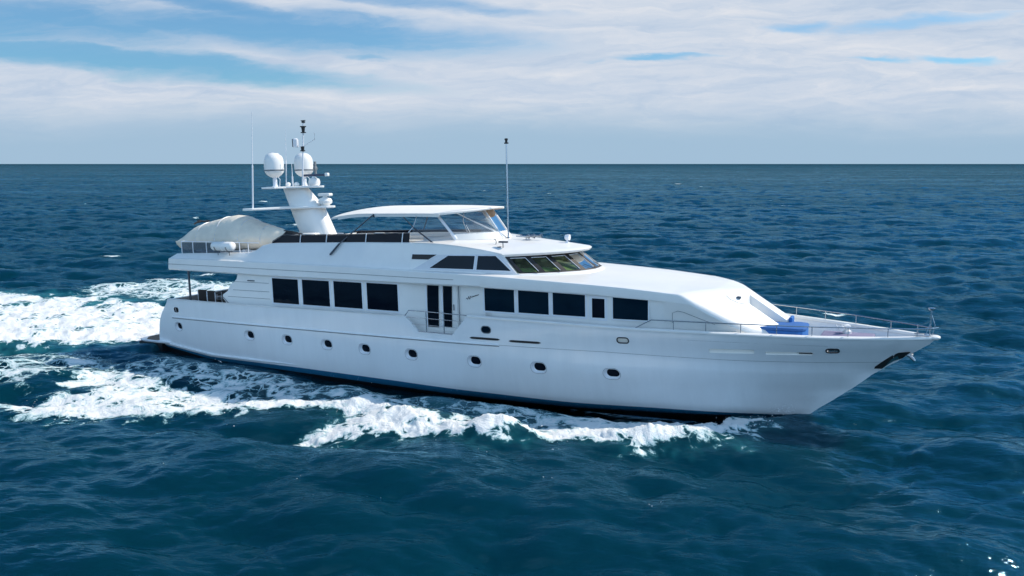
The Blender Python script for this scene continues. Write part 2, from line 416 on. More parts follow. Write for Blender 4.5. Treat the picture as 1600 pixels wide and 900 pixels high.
def dense(q, step):
    out = []
    for i in range(len(q)):
        a, c = q[i], q[(i+1) % len(q)]; n = max(1, int(math.hypot(c[0]-a[0], c[1]-a[1])/step))
        out += [(a[0]+(c[0]-a[0])*k/n, a[1]+(c[1]-a[1])*k/n) for k in range(n)]
    return out
def slab_xz(mb, q, f, d0, d1, side, mi=0, nz_=4, step=.2):
    """curved slab over an x-monotone outline q in (x,z), following y = f(x,z)"""
    xs_ = sorted(set(round(p[0], 5) for p in q)); X_ = []
    for a, c in zip(xs_[:-1], xs_[1:]):
        n = max(1, int((c-a)/step)); X_ += [a+(c-a)*k/n for k in range(n)]
    X_.append(xs_[-1]); rows = []
    for k, x in enumerate(X_):
        xc = min(max(x, xs_[0]+1e-4), xs_[-1]-1e-4); zz = []
        for i in range(len(q)):
            (x0, z0), (x1, z1) = q[i], q[(i+1) % len(q)]
            if min(x0, x1) <= xc <= max(x0, x1) and abs(x1-x0) > 1e-9: zz.append(z0+(z1-z0)*(xc-x0)/(x1-x0))
        lo, hi = min(zz), max(zz); hi = max(hi, lo+.002)
        zl = [lo+(hi-lo)*j/nz_ for j in range(nz_+1)]
        rows.append([(x, side*(f(x, z)+d0), z) for z in zl]+[(x, side*(f(x, z)+d1), z) for z in zl[::-1]])
    return mb.loft(rows, mi)
def bar(x, z, w, h, d0, d1, side):
    n = 16; rows = []
    for k in range(n+1):
        u = -1+2*k/n; hh = h/2*(1-abs(u)**14)+.004; xx = x+u*w/2
        rows.append([on_hull(xx, z-hh, d0, side), on_hull(xx, z+hh, d0, side), on_hull(xx, z+hh, d1, side), on_hull(xx, z-hh, d1, side)])
    return MB().loft(rows)
def on_hull(x, z, out=0.0, side=-1):
    return (x, side*(hull_y(x, z)+out), z)
def hull_patch(outline, d0, d1, mb=None, side=-1, mi=0):
    """slab following the hull: outline in (x,z), from offset d0 (outside) to d1 (inside)"""
    mb = mb or MB()
    return slab_xz(mb, outline, lambda x, z: hull_y(x, z), d0, d1, side, mi)

PORTS = [(1.82, 1.19, .52, .42), (7.07, 1.11, .60, .44), (9.55, 1.07, .60, .44), (12.02, 1.03, .60, .44), (14.23, 0.99, .60, .44),
         (16.8, 0.96, .60, .44), (19.98, 0.92, .60, .44), (22.86, 0.86, .62, .44), (25.82, 0.78, .62, .42)]
SLOTS = [(20.56, 1.945, 1.40, .085), (22.36, 1.92, 1.40, .085)]
FREE = [(30.28, 1.915, 1.56, .17), (32.22, 1.87, 1.58, .13)]
cut = MB()
for side in (-1, 1):
    for x, z, w, h in PORTS: hull_patch(rrect(x, z, w, h, .2), 0.3, -0.6, cut, side)
    for x, z, w, h in FREE: hull_patch(rrect(x, z, w, h, .05), 0.3, -0.7, cut, side)
    hull_patch(rrect(26.39, 2.21, .44, .22, .1), 0.3, -0.6, cut, side)
    hull_patch(rrect(33.65, 2.0, .42, .16, .08), 0.3, -0.6, cut, side)
    hull_patch(rrect(1.82, 2.09, .30, .22, .08), 0.3, -0.6, cut, side)
    y0, y1 = (-4.6, -3.3) if side < 0 else (3.3, 4.6)
    cut.prism([(16.60, 2.70), (17.28, 2.02), (19.01, 2.0), (19.80, 2.86), (19.9, 3.4), (16.5, 3.4)], y0, y1)
boolean(hull, cut, sharp=40)
def hull_normals(o):
    me = o.data; cn = [Vector(c.vector) for c in me.corner_normals]; e = .02
    for p in me.polygons:
        if p.center.z < -.35 or p.center.x < .2: continue
        for li in p.loop_indices:
            v = me.vertices[me.loops[li].vertex_index].co
            if v.z < -.38 or abs(abs(v.y)-hull_y(v.x, min(v.z, sheer_z(v.x)-.001))) > .07: continue
            if v.x > 35.9: continue
            sg = 1 if v.y > 0 else -1; z = min(v.z, sheer_z(v.x)-.05)
            gx = (hull_y(v.x+e, z)-hull_y(v.x-e, z))/(2*e); gz = (hull_y(v.x, z+e)-hull_y(v.x, z-e))/(2*e)
            n = Vector((-gx, sg, -gz)).normalized()
            if n.dot(p.normal) > .8: cn[li] = n
    me.normals_split_custom_set([tuple(n) for n in cn])
hull_normals(hull)

for side in (-1, 1):
    for x, z, w, h in PORTS:
        q_out = rrect(x, z, w+.01, h+.01, .2); q_in = rrect(x+.035, z+.035, w*.78, h*.76, .16)
        part('porthole', hull_patch(rrect(x+.03, z+.03, w*.84, h*.82, .17), -0.092, -0.12, side=side), MGLASS, hull)
        b = MB(); b.grid([[on_hull(a, c, .008, side) for a, c in rrect(x, z, w+.05, h+.05, .22)], [on_hull(a, c, .008, side) for a, c in q_out], [on_hull(a, c, -.03, side) for a, c in rrect(x, z, w-.02, h-.02, .19)], [on_hull(a, c, -.10, side) for a, c in q_in]], close=True)
        part('porthole_frame', b, MFRAME, hull, sharp=50, recalc=False)
        b = MB(); o2 = rrect(x, z, w+.06, h+.06, .23); b.tube([on_hull(a, c, .004, side) for a, c in o2+o2[:1]], .008, 5); part('porthole_gasket', b, MSEAM, hull)
    for x, z, w, h in SLOTS:
        part('vent_slot', bar(x, z, w, h, 0.022, -0.05, side), MBLACK, hull)
    part('oval_window', hull_patch(rrect(20.66, 2.33, .42, .28, .138), 0.012, -0.03, side=side), MGLASS2, hull)
    b = MB(); outl = rrect(20.66, 2.33, .44, .30, .148); b.tube([on_hull(a, c, 0.01, side) for a, c in outl+outl[:1]], 0.018, 6); part('rim', b, MSEAM, hull)
    for (x, z, w, h, r) in ((26.39, 2.21, .44, .22, .1), (33.65, 2.0, .42, .16, .08), (1.82, 2.09, .30, .22, .08)):
        b = MB(); outl = rrect(x, z, w, h, r); b.tube([on_hull(a, c, 0.005, side) for a, c in outl+outl[:1]], 0.026, 6); part('fairlead_rim', b, MBLACK if x < 35 else MCHROME, hull)
    part('fairlead_plate', hull_patch(rrect(1.82, 2.09, .32, .24, .08), -0.10, -0.14, side=side), MBLACK, hull)
    b = MB(); b.tube([on_hull(33.49, 2.0, -0.06, side), on_hull(33.83, 2.0, -0.06, side)], 0.05, 8); part('fairlead_roller', b, MCHROME, hull)
    part('fairlead_painted_sun', hull_patch(rrect(26.39, 2.21, .46, .24, .1), -.06, -.10, side=side), MCREAM, hull)  # cream plate painted as the sunlit deck seen through the hole
    for x, z, w, h in FREE:
        n_ = 14; rows = []
        for k in range(n_+1):
            xx = x-w/2-.02+(w+.04)*k/n_; rows.append([on_hull(xx, z-h/2-.02, -.005, side), on_hull(xx, z+h/2+.01, -.115, side), on_hull(xx, z+h/2+.01, -.14, side), on_hull(xx, z-h/2-.04, -.03, side)])
        part('scupper_painted_sun', MB().loft(rows), MCREAM, hull)  # pale slope in the slot, coloured as sunlit deck beyond it
    b = MB(); b.tube([on_hull(32.55, 1.885, -.02, side), on_hull(32.98, 1.872, -.02, side)], .022, 6); part('scupper_hinge', b, MBLACK, hull)
    # strake along the knuckle and the fine line forward of it
    b = MB(); xs = np.linspace(1.4, 21.2, 60)
    rows = [[on_hull(x, ROWS[6]['z'](x)+dz, do, side) for dz, do in ((.05, -.02), (.04, .035), (-.01, .045), (-.05, -.02))] for x in xs]
    b.loft(rows); part('rub_rail', b, MHULL, hull, sharp=60)
    b = MB(); b.tube([on_hull(x, ROWS[6]['z'](x)-.055, .006, side) for x in xs], .014, 6); part('rail_shadow_line', b, MSEAM, hull)  # dark line painted as the shadow below the rub rail
    b = MB(); xs = np.linspace(21.2, 35.4, 40); b.tube([on_hull(x, ROWS[6]['z'](x), -.002, side) for x in xs], 0.008, 6); part('knuckle_line', b, MSEAM, hull)
    b = MB(); xs = np.linspace(20.5, 33.5, 40); b.tube([on_hull(x, sheer_z(x)-.30, -.004, side) for x in xs], 0.006, 6); part('knuckle_line', b, MSEAM, hull)
    # spray strake near the stern waterline
    b = MB(); xs = np.linspace(-0.1, 10.0, 34)
    rows = []
    for x in xs:
        k = min(1, (10.0-x)/3.0)
        rows.append([on_hull(x, I(x, [-.1, 4.2, 10], [.26, -.13, -.15])+dz, do*k+.004, side) for dz, do in ((.035, 0), (.02, .10), (-.02, .11), (-.05, 0))])
    b.loft(rows); part('spray_rail', b, MHULL, hull, sharp=50)
# cap rail
def cap(xs, w_out, w_in, h, side):
    rows = []
    for x in xs:
        y = hb(x); z = sheer_z(x)
        yi = max(y-w_in, 0.02)
        rows.append([(x, side*(y+w_out), z-.02), (x, side*(y+w_out+.012), z+h*.5), (x, side*(y+w_out-.02), z+h), (x, side*(yi+.02 if yi > .05 else yi), z+h), (x, side*yi, z+h*.5), (x, side*yi, z-.02)])
    return MB().loft(rows)
xf = [19.82 + (36.9-19.82)*(1-(1-k/60)**1.5) for k in range(61)]
for side in (-1, 1):
    part('cap_rail', cap(xf, .045, .20, .07, side), MW, hull, sharp=50)
    part('cap_rail', cap(list(np.linspace(1.25, 16.55, 40)), .012, .16, .03, side), MW, hull, sharp=50)
    # seam where the deckhouse side meets the bulwark
b = MB(); b.lathe([(0.02, -.06), (.16, -.05), (.20, 0), (.20, .05), (.15, .085), (.02, .09)], (36.84, 0, 2.46), 20); part('stem_cap', b, MW, hull)
# anchor pocket: dark recessed plate on the stem, both sides
for side in (-1, 1):
    out = [(34.88, 1.21), (35.20, 1.22), (35.38, 1.38), (35.58, 1.53), (35.86, 1.66), (36.12, 1.93), (35.75, 1.90), (35.57, 1.81), (35.3, 1.59)]
    out2 = []
    for a, c in out:
        y = 0.0
        r = [q for q in (hull_y(a, c),)]
        out2.append((a, c))
    part('anchor_pocket', hull_patch(out2, 0.03, -0.05, side=side), MBLACK, hull)
    out = [(35.22, 1.23), (35.40, 1.40), (35.60, 1.55), (35.78, 1.62), (35.70, 1.75), (35.52, 1.62)]
    part('anchor_plate', hull_patch(out, 0.05, -0.02, side=side), MCHROME, hull)

# decks inside the bulwarks
def deck(x0, x1, z0, z1, n=24, inset=.15):
    mb = MB(); rows = []
    for x in np.linspace(x0, x1, n):
        z = z0 + (z1-z0)*(x-x0)/(x1-x0); y = max(hull_y(x, min(z, sheer_z(x)-.05))-inset, 0.02)
        rows.append([(x, -y, z), (x, -y*.5, z+.02), (x, 0, z+.03), (x, y*.5, z+.02), (x, y, z)])
    lo = [[(a, b_, c-.06) for a, b_, c in r] for r in rows]
    ring = [r + l[::-1] for r, l in zip(rows, lo)]
    return mb.loft(ring)
part('foredeck', deck(19.0, 36.2, 1.84, 1.80), MDECK, yacht)
part('cockpit_deck', deck(1.3, 8.0, 1.98, 1.98), MTEAK, yacht)
part('side_deck', deck(8.0, 19.0, 1.93, 1.93), MDECK, yacht)
# hatch, windlass
b = MB(); b.box(33.1, 34.9, -.55, .55, 1.85, 2.38); hc = part('deck_locker', b, MLILAC, yacht, bevel=.05)
w = MB(); w.lathe([(.16, 0), (.16, .1), (.08, .14), (.07, .22), (.12, .26), (.12, .32), (.02, .36)], (33.95, .25, 2.37), 16)
w.lathe([(.02, -.2), (.10, -.2), (.10, -.12), (.05, -.1), (.05, .1), (.10, .12), (.10, .2), (.02, .2)], (33.8, .2, 2.58), 12, axis='y'); w.tube([(33.7, .3, 2.45), (33.55, .3, 2.66)], .025)
part('windlass', w, MW, yacht)
b = MB(); b.box(32.95, 33.1, -1.2, -.95, 1.95, 2.32); part('deck_fitting', b, MSTEELD, yacht, bevel=.01)

# swim platform
b = MB()
pl = [(-1.72, -3.0), (-1.55, -3.45), (-1.1, -3.62), (0.2, -3.60), (0.9, -3.55)]
pl = pl + [(x, -y) for x, y in pl[::-1]]
b.poly([(x, y, .28) for x, y in pl], [(x+.08 if x < -.5 else x, y*.985, .17) for x, y in pl])
sp = part('swim_platform', b, MHULL, yacht, bevel=.03)
b = MB(); pt = [(-1.55, -2.9), (-1.0, -3.42), (-.1, -3.42)]; pt = pt+[(x, -y) for x, y in pt[::-1]]
b.poly([(x, y, .292) for x, y in pt], [(x, y, .27) for x, y in pt]); part('teak_planking', b, MTEAK, sp)
b = MB(); b.box(-1.55, .3, -3.5, 3.5, -.7, .168); part('platform_shade_box', b, MANTI, sp)  # black box added as the shade between platform and water

# ---- deckhouse --------------------------------------------------------
wy = lambda x: I(x, [0, 16.2, 16.5, 16.9, 17.4, 20, 24, 27, 30], [3.4, 3.4, 3.34, 3.2, 3.12, 3.09, 2.99, 2.84, 2.62])
fy = lambda x: I(x, [0, 18, 20, 22, 24, 26, 28, 29, 30, 30.6, 31.2, 31.96], [3.6, 3.6, 3.49, 3.37, 3.22, 3.05, 2.85, 2.68, 2.40, 2.15, 1.85, 1.45])
zk = lambda x: I(x, [0, 5.3, 9.3, 14, 19, 21, 23, 24.7, 26.3, 28.2, 29.5, 30.22, 30.32, 31.0, 31.96], [4.80, 4.79, 4.75, 4.69, 4.58, 4.50, 4.40, 4.31, 4.21, 4.04, 3.98, 3.80, 3.72, 3.08, 2.53])
zfb = lambda x: I(x, [0, 2, 6.5, 9, 17, 20.5, 25, 28, 30], [4.2, 4.17, 4.11, 4.07, 4.05, 4.03, 3.91, 3.72, 3.5])

b = MB()
for side in (-1, 1):
    xs = list(np.linspace(6.3, 16.2, 12)) + [16.35, 16.5, 16.7, 16.9, 17.15, 17.4] + list(np.linspace(17.8, 20.6, 6))
    rows = []
    for x in xs:
        y = wy(x); rows.append([(x, side*y, 1.9), (x, side*y, zfb(x)+.06), (x, side*(y-.16), zfb(x)+.06), (x, side*(y-.16), 1.9)])
    b.loft(rows)
    # curved aft wing
    wing = [(6.30, 4.1), (6.26, 4.02), (6.20, 3.86), (5.98, 3.68), (5.73, 3.56), (5.62, 3.40), (5.50, 3.22), (5.14, 3.02), (5.12, 2.85), (5.3, 2.68), (5.36, 2.60), (6.30, 2.60)]
    y0, y1 = sorted((side*3.402, side*3.24)); b.prism(wing, y0, y1)
b.box(6.5, 6.62, -3.24, 3.24, 1.75, 4.1)
house = part('deckhouse', b, MW, yacht)
for side in (-1, 1):
    b = MB()
    for z in (3.72, 3.30, 2.95): b.tube([(5.5 if z < 3.3 else 5.9, side*3.406, z), (8.36, side*3.406, z)], .010, 6)
    part('panel_seam', b, MSEAM, house)
    part('grab_handle', MB().box(6.95, 7.42, side*3.41-.03, side*3.41+.03, 3.78, 3.83), MSTEELD, house, bevel=.01)
    b = MB(); b.tube([(5.15, side*3.41, 2.9), (5.5, side*3.42, 2.62)], .015, 6); part('grab_handle', b, MSTEELD, house)

def window(pts, yfun, side, parent, glass=MGLASS, fr=.06, name='window'):
    """pane + frame: pts (x,z) quad or polygon following y=yfun(x,z)"""
    pts = dense(pts, .25); n = len(pts); cx = sum(p[0] for p in pts)/n; cz = sum(p[1] for p in pts)/n
    def grow(g):
        out = []
        for i in range(n):
            p0, p1, p2 = Vector(pts[i-1]), Vector(pts[i]), Vector(pts[(i+1) % n])
            d1 = (p1-p0).normalized(); d2 = (p2-p1).normalized()
            n1 = Vector((d1.y, -d1.x)); n2 = Vector((d2.y, -d2.x))
            if n1.dot(Vector((p1.x-cx, p1.y-cz))) < 0: n1 = -n1
            if n2.dot(Vector((p1.x-cx, p1.y-cz))) < 0: n2 = -n2
            m = (n1+n2); m /= max(.35, m.dot(n1)); out.append((p1.x+m.x*g, p1.y+m.y*g))
        return out
    P = lambda q, o: [(x, side*(yfun(x, z)+o), z) for x, z in q]
    w = part(name, slab_xz(MB(), pts, yfun, .006, -.03, side), glass, parent)
    ring = MB(); o = P(grow(fr), .016); i = P(grow(-.002), .016); ob = P(grow(fr), -.02); ib = P(grow(-.002), -.02)
    for k in range(n):
        k2 = (k+1) % n
        ring.add([o[k], o[k2], i[k2], i[k], ob[k], ob[k2], ib[k2], ib[k]], [(0, 1, 2, 3), (0, 4, 5, 1), (3, 2, 6, 7), (4, 7, 6, 5)])
    part('frame', ring, MFRAME, w)
    return w
WA = [(8.59, 10.25), (10.50, 12.16), (12.42, 14.06), (14.34, 16.05)]
WF = [(20.27, 21.66), (21.84, 23.20), (23.38, 24.76)]
hy = lambda x, z: wy(x)
for side in (-1, 1):
    for a, c in WA: window([(a, 2.79), (c, 2.78), (c, 3.975), (a, 3.99)], hy, side, house, MGLASS, .075)
for side in (-1, 1):
    # side door: two tall glass lights in a framed leaf
    d = part('door', MB().prism([(17.25, 2.02), (18.95, 2.02), (18.95, 4.02), (17.25, 4.02)], side*3.115-.03, side*3.115+.04), MW, house)
    for a, c, z0 in ((17.40, 17.98, 2.16), (18.22, 18.66, 2.21)):
        part('door_glass', MB().prism([(a, z0), (c, z0), (c+.06, 3.97), (a+.08, 3.97)], side*3.165-.02, side*3.165+.004), MGLASS, house)
        part('door_frame', MB().box(a-.05, a+.04, side*3.17-.02, side*3.17+.006, z0-.05, 3.97), MFRAME, house)
    b = MB(); b.tube([(19.05, side*3.16, 2.3), (19.05, side*3.16, 4.0)], .018, 6); part('door_seam', b, MSEAM, house)
    b = MB(); b.tube([(18.80, side*3.19, 2.95), (18.80, side*3.19, 3.2)], .018, 6); part('door_handle', b, MSTEELD, house)
    # cursive name mark
    b = MB(); pts = []
    for k in range(60):
        u = k/59; x = 19.38+.62*u; z = 3.46+.20*u + .07*math.sin(u*38)*math.exp(-((u-.25)/.2)**2) + .018*math.sin(u*60)*(u > .35)
        pts.append((x, side*3.105, z))
    b.tube(pts, .011, 5); part('name_script', b, MBLACK, house)

# ---- coach roof and nose (forward half of the deckhouse) ----------------
nw = lambda x: I(x, [28, 29, 30, 30.5, 31, 31.4, 31.96], [2.84, 2.72, 2.48, 2.32, 2.08, 1.78, 1.45])
nsw = lambda y: .42*abs(y)+.36*max(0, abs(y)-.9)
def smin(a, b_, k=.10):
    h = max(k-abs(a-b_), 0)/k; return min(a, b_)-h*h*k*.25
def roof_section(x):
    """half section: side wall, fascia, soft edge, crowned top cut by the swept front slope"""
    w = wy(x) if x < 28 else nw(x); f = fy(x) if x < 28 else nw(x)+.004; w = min(w, f-.004)
    z1 = zk(min(x, 29.5)) - max(0, x-29.5)*.17
    top = lambda y: smin(z1+.13*(1-min(1, abs(y)/f)**2), 4.02-.66*(x-30.3+nsw(y)), .07)
    ze = top(f); r = I(x, [0, 27.6, 28.8, 29.6], [.03, .03, .10, .14])
    zb2 = min(zfb(x), ze-.14)
    pts = [(min(w, hull_y(x, 1.9)-.28), 1.9), (w, max(zb2, 2.7) if zb2 > 2.75 else zb2), (w+(f-w)*.98, zb2+.01), (f, min(zb2+.03, ze-r-.01))]
    for k in range(6):
        a = R(90*k/5); yy = f-r+r*math.cos(a); pts.append((yy, top(yy)-r+r*math.sin(a)))
    for k in range(1, 15): pts.append(((f-r)*(1-k/14), top((f-r)*(1-k/14))))
    return pts
xs = list(np.linspace(20.3, 27.5, 26)) + list(np.linspace(27.7, 30.0, 24)) + list(np.linspace(30.05, 31.96, 30))
rings = []
for x in xs:
    h = roof_section(x); rings.append([(x, -y, z) for y, z in h] + [(x, y, z) for y, z in h[-2::-1]])
coach = part('coach_roof', MB().loft(rings), MW, yacht, sharp=38)
ch = MB()
for y0, y1 in ((-.98, -.40), (.40, .98)):
    ch.prism([(30.50, 4.2), (30.54, 3.55), (30.62, 3.12), (30.80, 2.84), (31.05, 2.66), (31.3, 2.60), (32.3, 2.60), (32.3, 4.2)], y0, y1)
boolean(coach, ch, sharp=38)
for side in (-1, 1):
    for a, c in WF: window([(a, 3.0), (c, 2.985), (c, I(c, [20, 25], [3.965, 3.85])), (a, I(a, [20, 25], [3.965, 3.86]))], hy, side, coach, MGLASS2, .07)
    window([(25.04, 2.97), (25.56, 2.97), (25.56, 3.73), (25.04, 3.74)], hy, side, coach, MSCREEN, .10)
    window([(25.89, 2.97), (27.28, 2.97), (27.28, 3.75), (25.89, 3.81)], hy, side, coach, MGLASS2, .045)
    b = MB(); b.tube([(x, side*(nw(x)+.008), z) for x, z in ((28.22, 2.94), (28.22, 3.32), (28.42, 3.40), (28.62, 3.36), (29.2, 3.14), (29.75, 2.92))], .010, 6); part('locker_seam', b, MSEAM, coach)
b = MB(); b.prism([(26.3, 4.26), (27.1, 4.20), (27.1, 4.24), (26.3, 4.31)], .25, .95); part('deck_hatch', b, mat('smoked_hatch', (.22, .22, .24), .3, noise_amt=.1), coach, bevel=.01)
b = MB(); b.tube([(xx, yy, 4.02-.66*(xx-30.3+nsw(yy))+.004) for xx, yy in ((29.85, -1.35), (30.0, -1.4), (30.3, -1.3), (30.6, -1.05))], .007, 5); part('hatch_seam', b, MSEAM, coach)
b = MB(); b.lathe([(.10, 0), (.09, .05), (.02, .07)], (30.25, -1.05, 3.72), 12); part('deck_light', b, MSTEELD, coach)

# ---- boat deck slab with coaming ---------------------------------------
yb = lambda x: I(x, [2, 14, 16.5, 18.5, 21.7], [3.45, 3.5, 3.35, 3.1, 2.75])
yt = lambda x: I(x, [2, 17, 21], [3.2, 3.15, 2.65])
zt = lambda x: I(x, [1.3, 2, 7.0, 7.5, 7.9, 8.4, 8.8, 14, 16.7], [5.0, 5.02, 5.165, 5.32, 5.53, 5.63, 5.66, 5.77, 5.80])
def bd_section(x):
    z1 = zk(x); zd = I(x, [0, 7, 8, 17], [4.86, 4.86, 4.92, 4.92])
    f = fy(x)*(1.0 if x > 2.2 else 1-.02*(2.2-x)); 
    return [(f-.14, zfb(x)), (f-.05, zfb(x)+.01), (f, zfb(x)+.07), (f, z1-.03), (f-.03, z1), (yb(x)-.0, z1+.015), (yb(x)-.03, z1+.05), (yt(x)+.02, zt(x)-.03), (yt(x)-.02, zt(x)), (yt(x)-.12, zt(x)), (yt(x)-.16, zd), (0, zd+.03)]
xs = list(np.linspace(1.3, 2.6, 8)) + list(np.linspace(3, 6.6, 7)) + list(np.linspace(6.9, 9.0, 18)) + list(np.linspace(9.6, 16.9, 14))
rings = []
for k, x in enumerate(xs):
    h = bd_section(x); xx = []
    lean = max(0, (2.6-x)/1.3)
    pts = [(y, z, x + lean*(max(0, z-4.6)*1.05 + max(0, 4.6-z)*.25)) for y, z in h]
    full = [(xx_, -y, z) for y, z, xx_ in pts] + [(xx_, y, z) for y, z, xx_ in pts[-2::-1]]
    rings.append(full)
bdk = part('boat_deck', MB().loft(rings), MW, yacht, sharp=38)
for side in (-1, 1):
    b = MB(); b.tube([(x, side*(fy(x)+.002), I(x, [1.3, 6, 14, 19], [4.5, 4.46, 4.38, 4.31])) for x in np.linspace(1.45, 19.05, 30)], .011, 6); part('fascia_seam', b, MSEAM, bdk)
    part('deck_post', MB().tube([(2.6, side*3.3, 1.98), (2.62, side*3.3, 4.15)], .055, 12), MSTEELD, bdk)
# forward part of the fascia slab, x 16.9 .. 20.4, roof over the side door
rings = []
for x in np.linspace(16.9, 20.42, 8):
    f = fy(x); z1 = zk(x); h = [(f-.14, zfb(x)), (f-.05, zfb(x)+.01), (f, zfb(x)+.07), (f, z1-.03), (f-.03, z1), (0, z1+.02)]
    rings.append([(x, -y, z) for y, z in h] + [(x, y, z) for y, z in h[-2::-1]])
part('side_fascia', MB().loft(rings), MW, bdk, sharp=38)
# aft guard rail with smoked panels
for side in (-1, 1):
    b = MB(); b.tube([(2.1, side*3.16, 5.64), (7.6, side*3.12, 5.64)], .022, 8)
    for x in (2.1, 2.95, 3.95, 5.3, 6.3, 6.9): b.tube([(x, side*3.16, 5.0), (x, side*3.16, 5.64)], .03 if x < 4 else .022, 8)
    rl = part('guard_rail', b, MFRAME, bdk)
    b = MB(); b.prism([(2.13, 5.05), (4.9, 5.1), (4.9, 5.6), (2.13, 5.6)], side*3.16-.008, side*3.16+.008); part('smoked_panel', b, MSMOKE, bdk)
b = MB(); b.tube([(2.1, -3.16, 5.64), (1.9, -1.5, 5.64), (1.85, 0, 5.64), (1.9, 1.5, 5.64), (2.1, 3.16, 5.64)], .022, 8)
for y in (-1.6, 0, 1.6): b.tube([(1.88, y, 4.9), (1.88, y, 5.64)], .02, 8)
part('guard_rail', b, MFRAME, bdk)

# ---- pilothouse ---------------------------------------------------------
def xbrow(y): return 23.62-2.70*min(1.0, abs(y)/2.75)**2.2
def roof_z(x, y):
    u = max(0.0, (x-17)/(xbrow(y)-17)); return 5.80-.45*min(u, 1.0)**1.8 + .08*(1-(y/2.8)**2)
zs_t = lambda x: I(x, [16.7, 17.3, 18.8, 20.4, 20.95], [5.80, 5.72, 5.64, 5.46, 5.33])
def ys(x, z):
    zb_ = zk(x)+.015; z_t = zs_t(x); k = (z-zb_)/(z_t-zb_); return yb(x)+(yt(x)-yb(x))*k
ws_top = lambda y: 23.05-2.15*(abs(y)/2.66)**2.3
ws_bot = lambda y: 24.05-2.36*(abs(y)/2.74)**2.2
b = MB()
for side in (-1, 1):      # side walls
    rows = []
    for k in range(15):
        u = k/14; xb_ = 16.7 + (21.69-16.7)*u; xt_ = 16.7 + (20.95-16.7)*u
        zb_ = zk(xb_)+.0; z_t = zs_t(xt_)-.02
        o_ = []
        for h in np.linspace(0, 1, 7):
            x = xb_+(xt_-xb_)*h; z = zb_+(z_t-zb_)*h; o_.append((x, ys(x, z), z))
        rows.append([(x, side*y, z) for x, y, z in o_] + [(x, side*(y-.14), z) for x, y, z in o_[::-1]])
    b.loft(rows)
# sill under the windscreen
rows = []
for k in range(25):
    y = -2.74+5.48*k/24; xb_ = ws_bot(y)
    rows.append([(xb_-.30, y*1.0, 4.2), (xb_-.30, y, 4.56), (xb_+.03, y, 4.56), (xb_+.16, y*1.01, 4.50), (xb_+.30, y*1.02, 4.2)])
b.loft(rows)
ph = part('pilothouse', b, MW, yacht, sharp=40)
# roof with brow
b = MB(); rows = []
NY = 33
for j in range(NY):
    y = -2.76+5.52*j/(NY-1); y2 = max(-2.75, min(2.75, y)); top = []; bot = []
    xe = xbrow(y2)
    for k in range(19):
        u = k/18; x = 16.75+(xe-16.75)*u; yy = y2 if x > 20.95 else y2*(yt(x)+.0)/2.76*1.0
        yy = y2/2.75*(yt(x) if x < 20.95 else 2.655)
        if x > 20.9: yy = y2/2.75*2.68
        top.append((x, yy, roof_z(x, y2)+0.0))
    nose = [(xe+.05, top[-1][1]*1.01, top[-1][2]-.035), (xe+.02, top[-1][1], top[-1][2]-.10)]
    bot = [(x-.02, yy, z-.13) for x, yy, z in top[::-1]]
    rows.append(top+nose+bot)
b.loft(rows)
roof = part('pilothouse_roof', b, MW, yacht, sharp=45)
# windscreen: five panes with dark mullions
def arc(n, f, ym):
    yy = np.linspace(-ym, ym, 400); p = np.array([(f(y), y) for y in yy]); s = np.r_[0, np.cumsum(np.hypot(*np.diff(p, axis=0).T))]
    return [float(np.interp(t*s[-1], s, yy)) for t in np.linspace(0, 1, n)]
NB = 57
yT = arc(NB, ws_top, 2.60); yB = arc(NB, ws_bot, 2.68)
def ws_pt(k, h, off=0.0):
    a = Vector((ws_top(yT[k]), yT[k], I(abs(yT[k]), [0, 2.66], [5.27, 5.25]))); c = Vector((ws_bot(yB[k]), yB[k], 4.555))
    p = c.lerp(a, h); return (p.x+off*.75, p.y*(1+off*.05), p.z+off*.6)
per = 7
b = MB()
for q in range(9):        # mullions
    k0 = q*per; lo = max(0, k0-1); hi = min(NB-1, k0+1)
    rows = [[ws_pt(k, 0, .012), ws_pt(k, 1, .012), ws_pt(k, 1, -.05), ws_pt(k, 0, -.05)] for k in range(lo, hi+1)]
    b.loft(rows)
for h0, h1 in ((0, .07), (.88, 1.0)):
    rows = [[ws_pt(k, h0, .010), ws_pt(k, h1, .010), ws_pt(k, h1, -.04), ws_pt(k, h0, -.04)] for k in range(NB)]
    b.loft(rows)
part('windscreen_frame', b, MBLACK, ph)
for q in range(8):
    rows = [[ws_pt(k, .05), ws_pt(k, .92)] for k in range(q*per, q*per+per+1)]
    pane = part('windscreen_pane', MB().grid(rows), MWS, ph, recalc=False)
    b = MB(); lo, hi = q*per+1, q*per+per-1
    lp = [ws_pt(k, .86, .015) for k in range(lo, hi+1)] + [ws_pt(hi, h, .015) for h in (.6, .3, .1)]
    b.tube(lp, .013, 5); part('trim_strip', b, MFRAME, ph)
for q in range(8):
    k = q*per+5; b = MB(); b.tube([ws_pt(k, -.02, .05), ws_pt(k-3, .30, .05)], .012, 5); part('wiper', b, MBLACK, ph)
# interior behind the glass
b = MB(); b.box(17.2, 17.3, -2.5, 2.5, 4.4, 5.5); b.box(17.2, 22.0, -2.5, 2.5, 4.3, 4.36); part('cabin_interior', b, MDINT, ph)
b = MB(); rows = []
for k in range(21):
    y = -2.3+4.6*k/20; x = ws_bot(y)-.12; rows.append([(x-1.0, y, 4.40), (x-.9, y, 4.72), (x-.55, y, 4.74), (x, y, 4.53), (x, y, 4.40)])
b.loft(rows); part('dashboard', b, MGREEN, ph)
for y in (-1.3, 0, 1.3):
    b = MB(); b.box(20.3, 20.9, y-.32, y+.32, 4.6, 4.75); b.box(20.2, 20.35, y-.32, y+.32, 4.7, 5.2); b.tube([(20.6, y, 4.36), (20.6, y, 4.62)], .06); part('helm_chair', b, MCANVAS, ph, bevel=.04)
